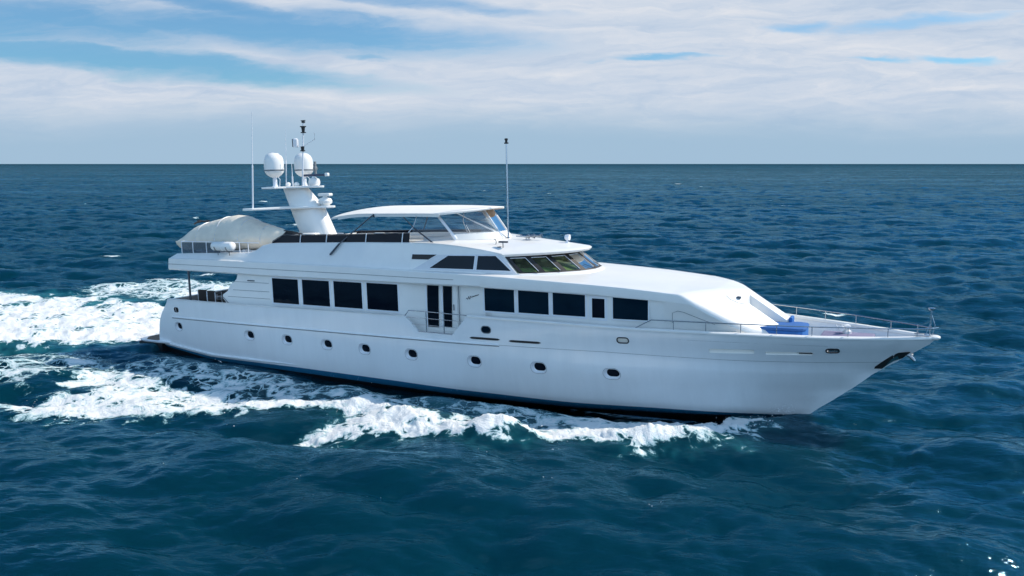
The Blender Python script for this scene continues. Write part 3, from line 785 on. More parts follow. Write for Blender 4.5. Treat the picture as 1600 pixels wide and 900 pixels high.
# side panel, windows, slit
for side in (-1, 1):
    pf = [(16.85, 4.655), (18.02, 5.29), (20.66, 5.33), (20.90, 5.29), (21.66, 4.555)]
    P = lambda q, o: [(x, side*(ys(x, z)+o), z) for x, z in q]
    def dens(q, n=8):
        out = []
        for i in range(len(q)):
            a, c = q[i], q[(i+1) % len(q)]
            out += [(a[0]+(c[0]-a[0])*k/n, a[1]+(c[1]-a[1])*k/n) for k in range(n)]
        return out
    part('side_panel', slab_xz(MB(), pf, ys, .018, -.03, side), MPANEL, ph, sharp=50)
    yf = lambda x, z: ys(x, z)+.016
    window([(17.644, 4.725), (19.697, 4.70), (19.744, 5.265), (18.509, 5.262)], yf, side, ph, MGLASS2, .03)
    window([(19.835, 4.69), (21.40, 4.665), (20.662, 5.27), (19.878, 5.265)], yf, side, ph, MGLASS2, .03)
    window([(16.77, 5.09), (17.58, 5.08), (17.98, 5.30), (16.80, 5.305)], lambda x, z: ys(x, z)+.004, side, ph, MBLACK, .012, name='vent_window')
# roof fittings
b = MB(); b.lathe([(.22, 0), (.2, .02), (.02, .03)], (20.68, 0, 5.71), 16); b.tube([(20.68, 0, 5.7), (20.68, 0, 5.84)], .03)
for y, x0, x1 in ((-.22, 20.3, 20.95), (.0, 20.4, 21.1), (.24, 20.7, 21.35)):
    b.lathe([(.03, 0), (.035, .35*(x1-x0)), (.05, .75*(x1-x0)), (.11, x1-x0), (.02, x1-x0)], (x0, y, 5.88), 12, axis='x')
part('air_horns', b, MCHROME, roof)
b = MB(); zr = roof_z(22.4, .6)-.02; b.lathe([(.1, 0), (.1, .05), (.05, .07), (.04, .16)], (22.4, .6, zr), 14); b.lathe([(.05, -.12), (.11, -.1), (.13, 0), (.13, .1), (.02, .1)], (22.42, .6, zr+.26), 14, axis='x'); part('searchlight', b, MFRAME, roof)
b = MB(); zr = roof_z(20.7, -2.2); b.tube([(20.7, -2.15, zr-.02), (20.7, -2.15, zr+.26)], .02); b.box(20.52, 20.92, -2.21, -2.09, zr+.2, zr+.27); b.lathe([(.16, .0), (.14, .03), (.02, .04)], (20.5, -2.1, zr), 12); part('antenna_bracket', b, MSTEELD, roof)
b = MB(); zr = roof_z(20.2, -1.9); b.tube([(20.2, -1.9, zr-.02), (20.24, -1.9, zr+.1), (20.2, -1.9, zr+.2), (20.13, -1.9, zr+.22)], .016); part('vent_pipe', b, MSTEELD, roof)
b = MB(); zr = roof_z(19.8, 0)-.02
b.tube([(19.78, 0, zr), (19.80, 0, 8.4), (19.81, 0, 9.96)], .042, 10, r1=.032); pole = part('light_mast', b, MCHROME, roof)
b = MB(); b.lathe([(.09, 0), (.1, .02), (.1, .05), (.05, .06), (.06, .16), (.08, .18), (.08, .22), (.02, .24)], (19.81, 0, 9.95), 14); part('mast_light', b, MBLACK, roof)
b = MB(); b.lathe([(.12, 0), (.10, .03), (.05, .06), (.045, .1)], (19.78, 0, zr+.01), 14); part('mast_foot', b, MCHROME, roof)

# ---- flybridge ----------------------------------------------------------
for side in (-1, 1):
    xs = list(np.linspace(8.45, 16.55, 24)); rows = []
    for x in xs:
        zl = zt(x)+.005; zu = I(x, [8.45, 9.1, 13, 16.6], [5.70, 6.02, 6.09, 6.19]) if side < 0 else zl+.12; y = yt(x)-.05
        rows.append([(x, side*y, zl), (x+.02, side*(y-.05), zu), (x+.02, side*(y-.075), zu), (x, side*(y-.025), zl)])
    fs = part('flybridge_screen', MB().loft(rows), MSCREEN, yacht, sharp=50)
    b = MB(); b.tube([(x, side*(yt(x)-.11), I(x, [8.45, 9.1, 13, 16.6], [5.72, 6.04, 6.11, 6.21]) if side < 0 else zt(x)+.13) for x in xs], .018, 8); part('top_rail', b, MSTEELD, fs)
    for x in (10.3, 11.9, 14.2, 16.2):
        b = MB(); b.tube([(x, side*(yt(x)-.02), zt(x)), (x+.04, side*(yt(x)-.07), zt(x)+(I(x, [9, 16.6], [.38, .42]) if side < 0 else .12))], .024, 8); part('stanchion', b, MFRAME, fs)
b = MB(); rows = []
b.box(8.6, 8.66, -3.0, 3.0, 5.0, 5.7); part('flybridge_bulkhead', b, MW, yacht, bevel=.01)
for side in (-1, 1):
    b = MB(); b.box(10.2, 14.8, side*2.5-.45, side*2.5+.45, 4.95, 5.4); b.box(10.2, 14.8, side*2.92-.1, side*2.92+.1, 5.4, 5.62); part('bench_seat', b, MCANVASW, yacht, bevel=.05)
for x in (14.6, 15.4):
    part('rolled_cover', MB().box(x, x+.55, -3.01, -2.91, 6.13, 6.20), MCANVASW, yacht, bevel=.03)
b = MB(); b.box(16.0, 16.9, -1.2, 1.2, 4.95, 5.9); part('helm_console', b, MW, yacht, bevel=.05)

# hardtop
b = MB(); rows = []; NY = 25
def ht_x0(y): return 11.30+.22*abs(y/2.25)**3
def ht_x1(y): return 19.25-1.75*abs(y/2.25)**2.6
for j in range(NY):
    y = -2.25+4.5*j/(NY-1); top = []; bot = []
    for k in range(25):
        u = k/24; x = ht_x0(y)+(ht_x1(y)-ht_x0(y))*u
        z = 7.27-.26*abs(y/2.25)**2.0 - .10*max(0, (x-16.5)/3)**2 - .22*max(0, (13.6-x)/2.2)**1.8
        top.append((x, y, z)); bot.append((x, y*.995, z-.085))
    rows.append(top+[(top[-1][0]+.03, y, top[-1][2]-.03)]+bot[::-1]+[(top[0][0]-.03, y, top[0][2]-.03)])
mi = []
ht = MB().loft(rows)
nc = len(rows[0]); k = 0
for i in range(NY-1):
    for j in range(nc):
        ht.m[k] = 1 if 26 <= j <= 48 else 0; k += 1
hard = part('hardtop', ht, [MCANVASW, MTAN], yacht, sharp=50)
for side in (-1, 1):
    b = MB(); rows = []
    for x in np.linspace(11.9, 17.6, 20):
        z = 7.01-.22*max(0, (13.6-x)/2.2)**1.8 - .10*max(0, (x-16.5)/3)**2
        rows.append([(x, side*2.24, z), (x, side*2.24, z-.15), (x, side*2.21, z-.15), (x, side*2.21, z)])
    b.loft(rows); part('valance', b, MCANVASW, hard)
    # support struts: slanted dark poles at the side
    b = MB(); b.tube([(14.0, side*2.3, 6.93), (12.82, side*3.30, 5.70)], .028, 8); b.tube([(12.82, side*3.30, 5.70), (12.32, side*3.40, 5.2)], .045, 8); b.tube([(14.0, side*2.2, 6.97), (14.05, side*2.3, 6.88)], .05, 8)
    part('support_strut', b, MSTEELD, hard)
    b = MB(); b.tube([(15.55, side*2.1, 6.87), (16.45, side*2.5, 6.36)], .022, 8); b.tube([(16.45, side*2.5, 6.36), (17.72, side*2.9, 5.74)], .034, 8); part('support_strut', b, MFRAME if side > 0 else MSTEELD, hard)
    # clear side curtain and its posts
    P0, P1, P2, P3 = (16.24, side*2.0, 6.86), (17.37, side*1.95, 6.86), (18.23, side*1.9, 5.86), (16.1, side*2.5, 5.78)
    b = MB(); b.grid([[P0, P1], [P3, P2]]); part('clear_curtain', b, MVINYL, hard, recalc=False)
    b = MB(); b.tube([P1, P2], .065, 8); part('enclosure_post', b, MFRAME, hard)
    b = MB(); b.tube([P0, (16.1, side*2.1, 6.4), (15.85, side*2.9, 5.72)], .022, 8); b.tube([(16.2, side*2.6, 5.75), (15.9, side*2.7, 6.15)], .018, 8); part('enclosure_post', b, MFRAME, hard)
# front clear windscreen of the enclosure
def en_t(y): return 18.75-1.40*abs(y/1.95)**2.2
def en_b(y): return 19.72-1.52*abs(y/1.95)**2.2
yy = np.linspace(-1.95, 1.95, 25)
def en_p(y, h): 
    zt_ = 7.17-.22*abs(y/2.2)**2 - .08; zb_ = roof_z(en_b(y), y)+.01
    return (en_b(y)+(en_t(y)-en_b(y))*h, y, zb_+(zt_-zb_)*h)
for k0 in (0, 8, 16):
    b = MB(); b.grid([[en_p(y, h) for h in (.22, .6, 1)] for y in yy[k0:k0+9]]); part('clear_curtain', b, MVINYL, hard, recalc=False)
rows = [[en_p(y, 0), en_p(y, .24), (en_p(y, .24)[0]-.05, y, en_p(y, .24)[2]), (en_p(y, 0)[0]-.05, y, en_p(y, 0)[2])] for y in yy]
part('spray_cloth', MB().loft(rows), MCANVASW, hard)
for y in (-.3, 1.0):
    b = MB(); b.tube([en_p(y, .02), en_p(y, 1)], .035, 8); part('enclosure_post', b, MFRAME, hard)

# ---- radar mast -----------------------------------------------------------
def mast_ring(x0, x1, w, z, lean=0):
    c = (x0+x1)/2; L = (x1-x0)/2; return [(c + L*math.copysign(abs(math.cos(a))**.7, math.cos(a)), w*math.copysign(abs(math.sin(a))**.7, math.sin(a)), z) for a in np.linspace(0, 2*math.pi, 28, endpoint=False)]
MZ = [(4.9, 7.85, 10.15, .62), (5.9, 7.6, 9.62, .58), (6.6, 7.25, 9.3, .53), (7.2, 6.98, 9.0, .50), (7.8, 6.72, 8.4, .44), (8.25, 6.52, 7.95, .40)]
b = MB(); b.loft([mast_ring(a, c, w, z) for z, a, c, w in MZ])
mast = part('radar_mast', b, MW, yacht, sharp=40)
def wing(pts, z, th, taper=.35):
    up = [(x, y, z+th/2) for x, y in pts]; lo = [(x, y, z-th/2) for x, y in pts]
    return MB().poly(up, lo)
b = wing([(9.55, -.35), (9.75, 0), (9.55, .35), (8.6, .65), (7.5, 1.1), (6.75, 2.6), (6.25, 2.75), (6.2, 2.55), (6.5, .7), (6.9, 0), (6.5, -.7), (6.2, -2.55), (6.25, -2.75), (6.75, -2.6), (7.5, -1.1), (8.6, -.65)], 7.24, .11)
part('spreader', b, MW, mast, bevel=.03)
b = wing([(9.0, -.22), (9.15, 0), (9.0, .22), (8.3, .45), (7.55, 1.0), (7.35, 1.6), (6.5, 1.65), (6.3, 1.0), (6.35, 0), (6.3, -1.0), (6.5, -1.65), (7.35, -1.6), (7.55, -1.0), (8.3, -.45)], 8.27, .10)
part('spreader', b, MW, mast, bevel=.03)
for y in (-1.07, 1.07):
    b = MB(); b.lathe([(.02, -.62), (.20, -.61), (.34, -.52), (.46, -.38), (.49, -.28), (.492, -.22), (.492, .12), (.47, .30), (.40, .46), (.26, .58), (.1, .63), (.01, .635)], (6.9, y, 9.42), 32)
    rd = part('radome', b, MW, mast, sharp=50)
    b = MB(); b.lathe([(.492, -.035), (.498, -.03), (.498, .03), (.492, .035)], (6.9, y, 9.15), 32); part('radome_band', b, MSEAM, mast)
    b = MB(); b.lathe([(.16, 0), (.11, .1), (.10, .45), (.2, .52)], (6.9, y, 8.31), 14); b.tube([(7.1, y+.1, 8.3), (7.25, y, 8.7), (7.05, y, 8.85)], .02, 6); b.tube([(7.25, y-.15, 8.3), (7.0, y-.1, 8.75)], .015, 6); part('radome_pedestal', b, MFRAME, mast)
# open-array radar on the upper wing
b = MB(); b.lathe([(.22, 0), (.28, .06), (.30, .2), (.26, .34), (.12, .40), (.08, .48)], (8.55, .0, 8.32), 20); part('radar_pedestal', b, MW, mast)
b = MB(); b.box(7.9, 9.4, -.07, .07, 8.80, 8.91); part('radar_scanner', b, mat('navy_scanner', (.03, .05, .10), .4, noise_amt=.1), mast, bevel=.03)
b = MB(); b.box(9.32, 9.52, -.09, .09, 8.78, 8.95); part('radar_scanner', b, MW, mast, bevel=.04)
# closed radar on the lower spreader
b = MB(); b.lathe([(.2, 0), (.22, .05), (.34, .12), (.36, .24), (.3, .36), (.12, .42), (.1, .5)], (9.2, 0, 7.30), 20); part('radar_pedestal', b, MW, mast)
b = MB(); b.box(8.85, 9.6, -.16, .16, 7.78, 7.93); part('radar_scanner', b, MW, mast, bevel=.05)
# upper pole with lights
b = MB(); b.tube([(7.75, 0, 8.3), (7.9, 0, 10.0), (8.06, 0, 11.55)], .05, 10, r1=.035); b.tube([(7.90, 0, 10.3), (7.5, -.05, 10.42)], .02, 6); b.tube([(7.9, 0, 10.3), (8.65, .1, 10.65), (8.66, .1, 11.0)], .016, 6); part('signal_mast', b, MFRAME, mast)
b = MB(); b.lathe([(.13, 0), (.13, .05), (.08, .06), (.1, .24), (.02, .25)], (7.9, 0, 10.08), 12); b.lathe([(.14, 0), (.14, .04), (.07, .05), (.10, .28), (.16, .30), (.16, .34), (.05, .35)], (8.02, 0, 11.0), 12); b.lathe([(.05, 0), (.1, .02), (.1, .08), (.02, .1)], (8.06, 0, 11.5), 12); b.tube([(7.9, 0, 11.62), (8.2, 0, 11.62)], .02, 6); part('navigation_light', b, MBLACK, mast)
b = MB(); b.lathe([(.13, 0), (.14, .04), (.14, .40), (.08, .45)], (7.5, -.05, 10.30), 14); part('floodlight', b, MFRAME, mast)
b = MB(); b.box(7.36, 7.42, -.16, .06, 10.32, 10.72); part('floodlight', b, MBLACK, mast)
b = MB(); b.lathe([(.03, -.08), (.11, -.06), (.11, .06), (.03, .08)], (8.35, .35, 9.2), 12, axis='x'); b.box(8.3, 8.4, .3, .4, 8.8, 9.55); part('instrument_bracket', b, MSEAM, mast)
def whip(x0, y0, z0, x1, z1, r):
    b = MB(); b.tube([(x0, y0, z0), (x0+(x1-x0)*.45, y0, z0+(z1-z0)*.45)], r, 8); b.tube([(x0+(x1-x0)*.45, y0, z0+(z1-z0)*.45), (x1, y0, z1)], r*.65, 6, r1=r*.3)
    part('whip_antenna', b, MFRAME, mast)
whip(6.55, -2.35, 7.28, 6.95, 12.0, .038); whip(7.1, -.5, 8.3, 7.3, 11.25, .03); whip(7.35, -.3, 8.3, 7.37, 9.5, .04)
b = MB(); b.lathe([(.1, 0), (.14, .05), (.13, .14), (.05, .2)], (7.35, -.62, 8.33), 12); b.lathe([(.1, 0), (.14, .05), (.13, .14), (.05, .2)], (7.62, -.3, 8.33), 12); part('gps_dome', b, MW, mast)
b = MB(); b.lathe([(.5, 0), (.5, .1), (.46, .7), (.4, .8), (.05, .82)], (9.3, -1.3, 5.2), 22); part('vent_drum', b, MW, yacht)
b = MB(); b.lathe([(.3, 0), (.3, .8), (.1, .85)], (8.6, -1.6, 5.1), 16); part('vent_drum', b, MW, yacht)

# ---- rails -----------------------------------------------------------------
def rail_pt(x, side, dz): 
    return (x, side*max(hb(x)-.07, .03), sheer_z(x)+dz)
for side in (-1, 1):
    xs = [27.35] + list(np.linspace(27.8, 36.6, 40))
    b = MB()
    pts = [rail_pt(26.9, side, .06), rail_pt(27.5, side, .40)] + [rail_pt(x, side, .40 - .06*max(0, (x-34)/3)) for x in np.linspace(27.8, 36.75, 40)]
    b.tube(pts, .020, 8); br = part('bow_rail', b, MCHROME, yacht)
    for x in (28.3, 29.45, 30.65, 31.85, 33.0, 34.15, 35.4, 36.3):
        b = MB(); b.tube([rail_pt(x, side, .05), rail_pt(x, side, .39)], .016, 8); part('stanchion', b, MCHROME, br)
    # gate rail at the side door
    b = MB(); y = side*3.72
    b.tube([(16.62, y, 2.68), (16.82, y, 2.92), (18.0, y, 2.91), (19.75, y, 2.87)], .02, 8)
    b.tube([(16.7, y, 2.62), (18, y, 2.62), (19.6, y, 2.60)], .014, 8); b.tube([(16.9, y, 2.34), (19.3, y, 2.31)], .012, 8)
    for x in (17.72, 18.62): b.tube([(x, y, 2.03), (x, y, 2.9)], .024, 8)
    b.tube([(17.3, y, 2.035), (19.0, y, 2.02)], .02, 8)
    part('boarding_gate', b, MCHROME, yacht)
b = MB(); b.tube([(36.70, 0, 2.52), (36.72, 0, 3.45)], .03, 8); b.tube([(36.55, -.1, 2.5), (36.71, 0, 3.0)], .015, 6); b.lathe([(.1, 0), (.12, .03), (.12, .07), (.03, .09)], (36.72, 0, 3.45), 12); b.tube([(36.72, 0, 3.3), (36.85, 0, 2.9), (36.78, 0, 2.55)], .015, 6); part('jackstaff', b, MCHROME, yacht)
b = MB(); b.tube([rail_pt(36.75, -1, .34), (36.95, 0, 2.84), rail_pt(36.75, 1, .34)], .02, 8); b.lathe([(.1, 0), (.08, .05)], (36.6, 0, 2.53), 12); part('pulpit', b, MCHROME, yacht)
b = MB()
for side in (-1, 1): b.tube([(36.2, side*.25, 2.53), (36.5, side*.2, 2.56), (36.75, side*.1, 2.53)], .02, 6)
part('bow_chock', b, MCHROME, yacht)

# ================================================================== things aboard
# covered tender on the boat deck
tn = thing('covered_tender', 'tender boat under a cream canvas cover on the aft boat deck', 'tender', (4.4, -1.7, 4.9))
# hull below the cover
def ten_sec(u):
    """u 0 stern .. 1 bow: half-width, cover height above gunwale"""
    w = 1.12*(1-max(0, (u-.55)/.45)**2.2*.93)*(.93+.07*min(1, u/.15))
    top = I(u, [0, .05, .16, .30, .45, .52, .60, .68, .80, .92, 1], [5.68, 5.94, 6.44, 6.66, 6.86, 6.93, 6.86, 6.62, 6.40, 6.24, 6.02])
    return w, top
rings = []; TL0, TL1 = 1.15, 7.9
for k in range(41):
    u = k/40; x = TL0+(TL1-TL0)*u; w, top = ten_sec(u); gz = 5.62+.18*u**2
    cy = -1.72+.35*u
    ring = []
    for a in np.linspace(-math.pi*.5, math.pi*1.5, 36, endpoint=False):
        c, s_ = math.cos(a), math.sin(a)
        if s_ >= 0:
            pw = I(u, [0, .3, .6, 1], [.75, .85, .95, .8])
            y = w*math.copysign(abs(c)**pw, c); z = gz + (top-gz)*abs(s_)**1.05
            z -= (.05*math.sin(3*a)**2+.035*math.sin(9*a+u*14)**2)*(1-abs(s_))*1.2 + .02*math.sin(u*40)*abs(c)          # sag between supports
        else:
            y = w*math.copysign(abs(c)**.7, c)*(1-.18*abs(s_)); z = gz - .55*abs(s_)**.8
        ring.append((x, cy+y, z))
    rings.append(ring)
mb = MB().loft(rings)
tb = part('canvas_cover', mb, MCANVAS, tn, sharp=60)
for kk in (9, 17, 26, 33):
    rg = rings[kk]; cy_ = sum(p[1] for p in rg)/len(rg); cz_ = sum(p[2] for p in rg)/len(rg)
    up_ = [(p[0], cy_+(p[1]-cy_)*1.008, cz_+(p[2]-cz_)*1.008) for p in rg if p[2] > 5.3]; up_.sort(key=lambda p: p[1])
    b = MB(); b.tube(up_, .022, 5); part('strap', b, MPANEL, tn)
b = MB()
for x in (2.6, 5.6): b.box(x, x+.15, -2.4, -1.0, 4.86, 5.2)
part('cradle', b, MFRAME, tn, bevel=.02)
b = MB(); b.box(2.0, 6.6, -2.25, -1.1, 5.02, 5.16); part('keel', b, MPANEL, tn, bevel=.05)
b = MB(); b.tube([(1.9, -2.1, 6.48), (2.0, -1.8, 6.62), (2.15, -1.6, 6.58), (2.3, -1.4, 6.62)], .05, 6); b.lathe([(.03, 0), (.12, .05), (.1, .14), (.02, .16)], (1.95, -1.8, 6.52), 8); part('mooring_line', b, MBLACK, tn)
# mooring bundle / dark gear in front of the tender
gd = thing('dark_gear_heap', 'dark folded gear piled between tender bow and radar mast', 'gear', (8.1, -1.2, 5.65))
b = MB()
for k in range(7):
    x = 7.75+.16*k; b.tube([(x-.3, -1.7, 5.7), (x-.1, -1.4, 6.08-.03*k), (x+.15, -1.1, 6.02-.03*k), (x+.3, -.8, 5.7)], .07, 8)
part('folded_gear', b, MBLACK, gd)
# life raft
lr = thing('life_raft_canister', 'white life raft canister on a rail cradle beside the tender', 'life raft', (5.45, -3.42, 5.2))
b = MB(); b.lathe([(.03, -.74), (.12, -.73), (.2, -.68), (.23, -.6), (.23, -.05), (.245, -.04), (.245, .04), (.23, .05), (.23, .6), (.2, .68), (.12, .73), (.03, .74)], (5.45, -3.42, 5.47), 20, axis='x'); part('canister', b, MW, lr, sharp=50)
b = MB()
for x in (5.05, 5.85): b.tube([(x, -3.42, 5.02), (x, -3.42, 5.24), (x, -3.6, 5.3), (x, -3.66, 5.45)], .02, 6); b.tube([(x, -3.42, 5.24), (x, -3.2, 5.34)], .02, 6)
b.tube([(4.85, -3.45, 5.23), (6.1, -3.45, 5.23)], .022, 6); part('cradle', b, MSTEELD, lr)
# cockpit furniture
t = thing('dining_table', 'dark oval dining table in the aft cockpit', 'table', (3.6, -1.2, 2.0))
b = MB(); n = 28; pl = [(3.6+1.0*math.copysign(abs(math.cos(a))**.8, math.cos(a)), -1.2+.95*math.copysign(abs(math.sin(a))**.8, math.sin(a))) for a in np.linspace(0, 2*math.pi, n, endpoint=False)]
b.poly([(x, y, 2.77) for x, y in pl], [(x, y, 2.71) for x, y in pl]); part('table_top', b, MDARKF, t, bevel=.01)
b = MB(); b.lathe([(.35, 0), (.3, .05), (.1, .1), (.1, .7)], (3.6, -1.2, 2.0), 16); part('pedestal', b, MSTEELD, t)
chairs = [(2.75, -2.35, 95, 'dark aft deck chair beside the awning post'), (3.62, -2.5, 88, 'dark aft deck chair in the middle of the near side of the table'), (4.5, -2.35, 80, 'dark aft deck chair next to the curved deckhouse wing')]
for x, y, rot, lab in chairs:
    t = thing('deck_chair', lab, 'chair', (x, y, 2.0), 'chairs around the cockpit table')
    M4 = Matrix.Translation((x, y, 2.0)) @ Matrix.Rotation(R(rot), 4, 'Z')
    def tr_(b): b.v = [tuple(M4 @ Vector(p)) for p in b.v]; return b
    part('seat', tr_(MB().box(-.28, .28, -.28, .28, .42, .52)), MDARKF, t, bevel=.03)
    part('backrest', tr_(MB().box(-.34, -.26, -.29, .29, .50, 1.06)), MDARKF, t, bevel=.03)
    for sx in (-.27, .27):
        for sy in (-.27, .27): part('leg', tr_(MB().tube([(sx*1.15, sy*1.1, 0), (sx*1.15, sy*1.1, .73 if sx > 0 else 1.0)], .026, 6)), MFRAME, t)
    for sy in (-.30, .30): part('armrest', tr_(MB().box(-.34, .32, sy-.03, sy+.03, .72, .77)), MFRAME, t, bevel=.01)
# settee and cushions on the foredeck
t = thing('foredeck_settee', 'wide blue upholstered settee beside the spine of the sloping deckhouse nose', 'settee', (31.9, -1.0, 1.95))
def bench(g): return [(30.98, -1.70-g), (32.50, -1.62-g), (32.64+g, -1.52), (32.72+g, -1.30), (32.70+g, -.5), (32.62+g, -.30), (32.4, -.22+g), (31.98, -.22+g), (31.98, -.42), (30.98, -.42)]
b = MB(); b.poly([(x, y, 2.68) for x, y in bench(0)], [(x, y, 1.96) for x, y in bench(0)]); part('seat_base', b, MBLUE, t, bevel=.03)
b = MB(); b.poly([(x, y, 2.79) for x, y in bench(.03)], [(x, y, 2.685) for x, y in bench(.03)]); part('cushion', b, MBLUEL, t, bevel=.03)
t = thing('blue_headrest', 'small upright blue pad on the end of the deckhouse nose spine', 'cushion', (32.05, 0, 2.7))
b = MB(); b.box(31.975, 32.10, -.41, .12, 2.62, 2.97); part('pad', b, MBLUE, t, bevel=.04)
# anchor
t = thing('bow_anchor', 'steel anchor hanging in the dark pocket under the bow', 'anchor', (35.9, 0, 1.8))
b = MB(); b.tube([(35.5, 0, 1.95), (36.15, -.05, 1.72), (36.25, -.05, 1.6)], .045, 8); part('shank', b, MCHROME, t)
b = MB()
for s_ in (-1, 1): b.add([(36.05, s_*.05, 1.76), (36.2, s_*.06, 1.64), (36.3, s_*.2, 1.52), (36.22, s_*.24, 1.66), (36.06, s_*.05, 1.70), (36.18, s_*.05, 1.58)], [(0, 1, 2, 3), (4, 3, 2, 5), (0, 3, 4), (1, 5, 2), (0, 4, 5, 1)])
part('fluke', b, MCHROME, t, bevel=.01)

# ================================================================== the sea
def fft_tile(N, Lm, wind_dir, lmin, lmax, hs, seed, spread=3.0, peak=None):
    """periodic height field and its horizontal (choppy) displacement"""
    g = np.random.default_rng(seed)
    k1 = 2*np.pi*np.fft.fftfreq(N, Lm/N); kx, ky = np.meshgrid(k1, k1, indexing='ij'); k = np.hypot(kx, ky); k[0, 0] = 1e-6
    lam = 2*np.pi/k; peak = peak or lmax*.6
    c = (kx*math.cos(wind_dir)+ky*math.sin(wind_dir))/k
    S = np.exp(-1.0*(lam/peak)**2)/k**3.6*(np.abs(c)**spread*.9+.1)
    S *= 1/(1+np.exp(-(lam-lmin)/(lmin*.15)))*1/(1+np.exp((lam-lmax)/(lmax*.08)))
    S[0, 0] = 0
    h = (g.normal(size=(N, N))+1j*g.normal(size=(N, N)))*np.sqrt(S)
    z = np.fft.ifft2(h).real; sc = hs/4/z.std()
    dx = np.fft.ifft2(-1j*kx/k*h).real*sc; dy = np.fft.ifft2(-1j*ky/k*h).real*sc
    return z*sc, dx, dy
def samp(t, Lm, x, y):
    N = t.shape[0]; u = (x/Lm) % 1.0*N; v = (y/Lm) % 1.0*N
    i = np.floor(u).astype(int); j = np.floor(v).astype(int); fu = u-i; fv = v-j
    fu = fu*fu*(3-2*fu)*.35+fu*.65; fv = fv*fv*(3-2*fv)*.35+fv*.65
    i %= N; j %= N; i1 = (i+1) % N; j1 = (j+1) % N
    return (t[i, j]*(1-fu)*(1-fv)+t[i1, j]*fu*(1-fv)+t[i, j1]*(1-fu)*fv+t[i1, j1]*fu*fv)
WD = R(112)
TILES = [  # N, L, lmin, lmax, hs, seed, spread, fade radii
    (fft_tile(512, 611., WD, 14, 90, .46, 1, 4, 30), 611., 3000, 14000),
    (fft_tile(512, 103., WD-.16, 2.0, 17, .53, 2, 4.5, 8), 103., 900, 5000),
    (fft_tile(512, 37., WD+.22, .45, 2.8, .108, 3, 4, 1.8), 37., 110, 500)]

def seg_dist(x, y, P):
    """distance to a polyline and parameter along it"""
    best = np.full(x.shape, 1e9); par = np.zeros(x.shape); side = np.zeros(x.shape); acc = 0.0
    for (x0, y0), (x1, y1) in zip(P[:-1], P[1:]):
        dx, dy = x1-x0, y1-y0; L2 = dx*dx+dy*dy
        t = np.clip(((x-x0)*dx+(y-y0)*dy)/L2, 0, 1); d = np.hypot(x-x0-t*dx, y-y0-t*dy)
        m = d < best; best[m] = d[m]; par[m] = (acc+t*math.sqrt(L2))[m]; side[m] = np.sign(dx*(y-y0)-dy*(x-x0))[m]; acc += math.sqrt(L2)
    return best, par/acc, side
def poly_sd(x, y, P):
    """signed distance, positive inside"""
    d, _, _ = seg_dist(x, y, P+P[:1]); ins = np.zeros(x.shape, bool); n = len(P)
    for i in range(n):
        (x0, y0), (x1, y1) = P[i], P[(i+1) % n]
        c = ((y0 > y) != (y1 > y)) & (x < (x1-x0)*(y-y0)/(y1-y0+1e-12)+x0); ins ^= c
    return np.where(ins, d, -d)
sst = lambda v, a, b: (lambda t: t*t*(3-2*t))(np.clip((v-a)/(b-a), 0, 1))

_nt = [fft_tile(256, 32., 0, .5, 16, 4, 21, 0, 4)[0], fft_tile(256, 17., 0, .25, 6, 4, 22, 0, 1.6)[0]]
def nz(x, y): return samp(_nt[0], 32., x, y)*.6+samp(_nt[1], 17., x*1.03+3, y*.97)*.5     # zero mean, about +-1.5

BOWC = [(31.6, -1.4), (31.0, -2.6), (30.0, -4.0), (28.6, -5.2), (27.0, -6.1), (25.2, -6.9), (23.4, -7.7)]
SIDEC = [(23.4, -7.7), (21.8, -8.3), (20.3, -8.2), (18.8, -7.5), (17.2, -6.9), (15.8, -7.4), (14.2, -8.2), (12.2, -9.6), (10.2, -11.0), (7.6, -12.6), (4.6, -13.6)]
STERN = [(-1.2, -3.0), (-2.7, -4.7), (-5.6, -6.4), (-8.5, -8.0), (-20, -12), (-40, -19), (-70, -30), (-70, -8), (-40, 0.0), (-27, 3.2), (-19.6, 4.7), (-14.3, 5.2), (-9.5, 5.2), (-4, 4.6), (-1, 3.2)]
SIDE1 = [(1.0, -9.4), (2.0, -7.9), (5.2, -7.5), (8.6, -7.5), (11.8, -7.0), (14.3, -7.0), (16.6, -6.7), (15.2, -8.0), (13.2, -8.7), (11.6, -10.6), (8.9, -12.1), (7.5, -13.6), (3.7, -12.8), (4.4, -10.2)]
SIDE2 = [(16.4, -6.2), (18.6, -6.9), (20.9, -7.3), (23.2, -6.9), (25.4, -6.2), (25.0, -7.2), (23.0, -8.4), (20.6, -9.4), (18.6, -9.6), (17.3, -10.7), (17.6, -9.0), (17.3, -8.2), (16.0, -7.2)]
BOWF = [(24.9, -5.2), (26.4, -3.4), (28.2, -2.0), (30.0, -1.2), (31.5, -1.3), (31.0, -3.9), (29.2, -5.3), (27.2, -6.5), (25.7, -7.0), (24.3, -7.0)]
LACE = [(12.5, -4.0), (20, -4.2), (25, -4.0), (27.5, -2.8), (26, -5.8), (23, -7.2), (19, -7.2), (16, -6.4), (12, -7.2), (7, -8), (2, -8.6), (-3, -9.5), (-1, -6), (3, -5)]
LACEFAR = [(-23, 7.0), (-19, 6.0), (-13.5, 6.2), (-9, 8.0), (-9.5, 12), (-14, 14.5), (-19, 13), (-24, 10)]
LACEL = [(-8, -8.4), (-1, -6.5), (1.0, -8.2), (1.5, -11.5), (-1.5, -12.5), (-5, -12), (-10, -12)]

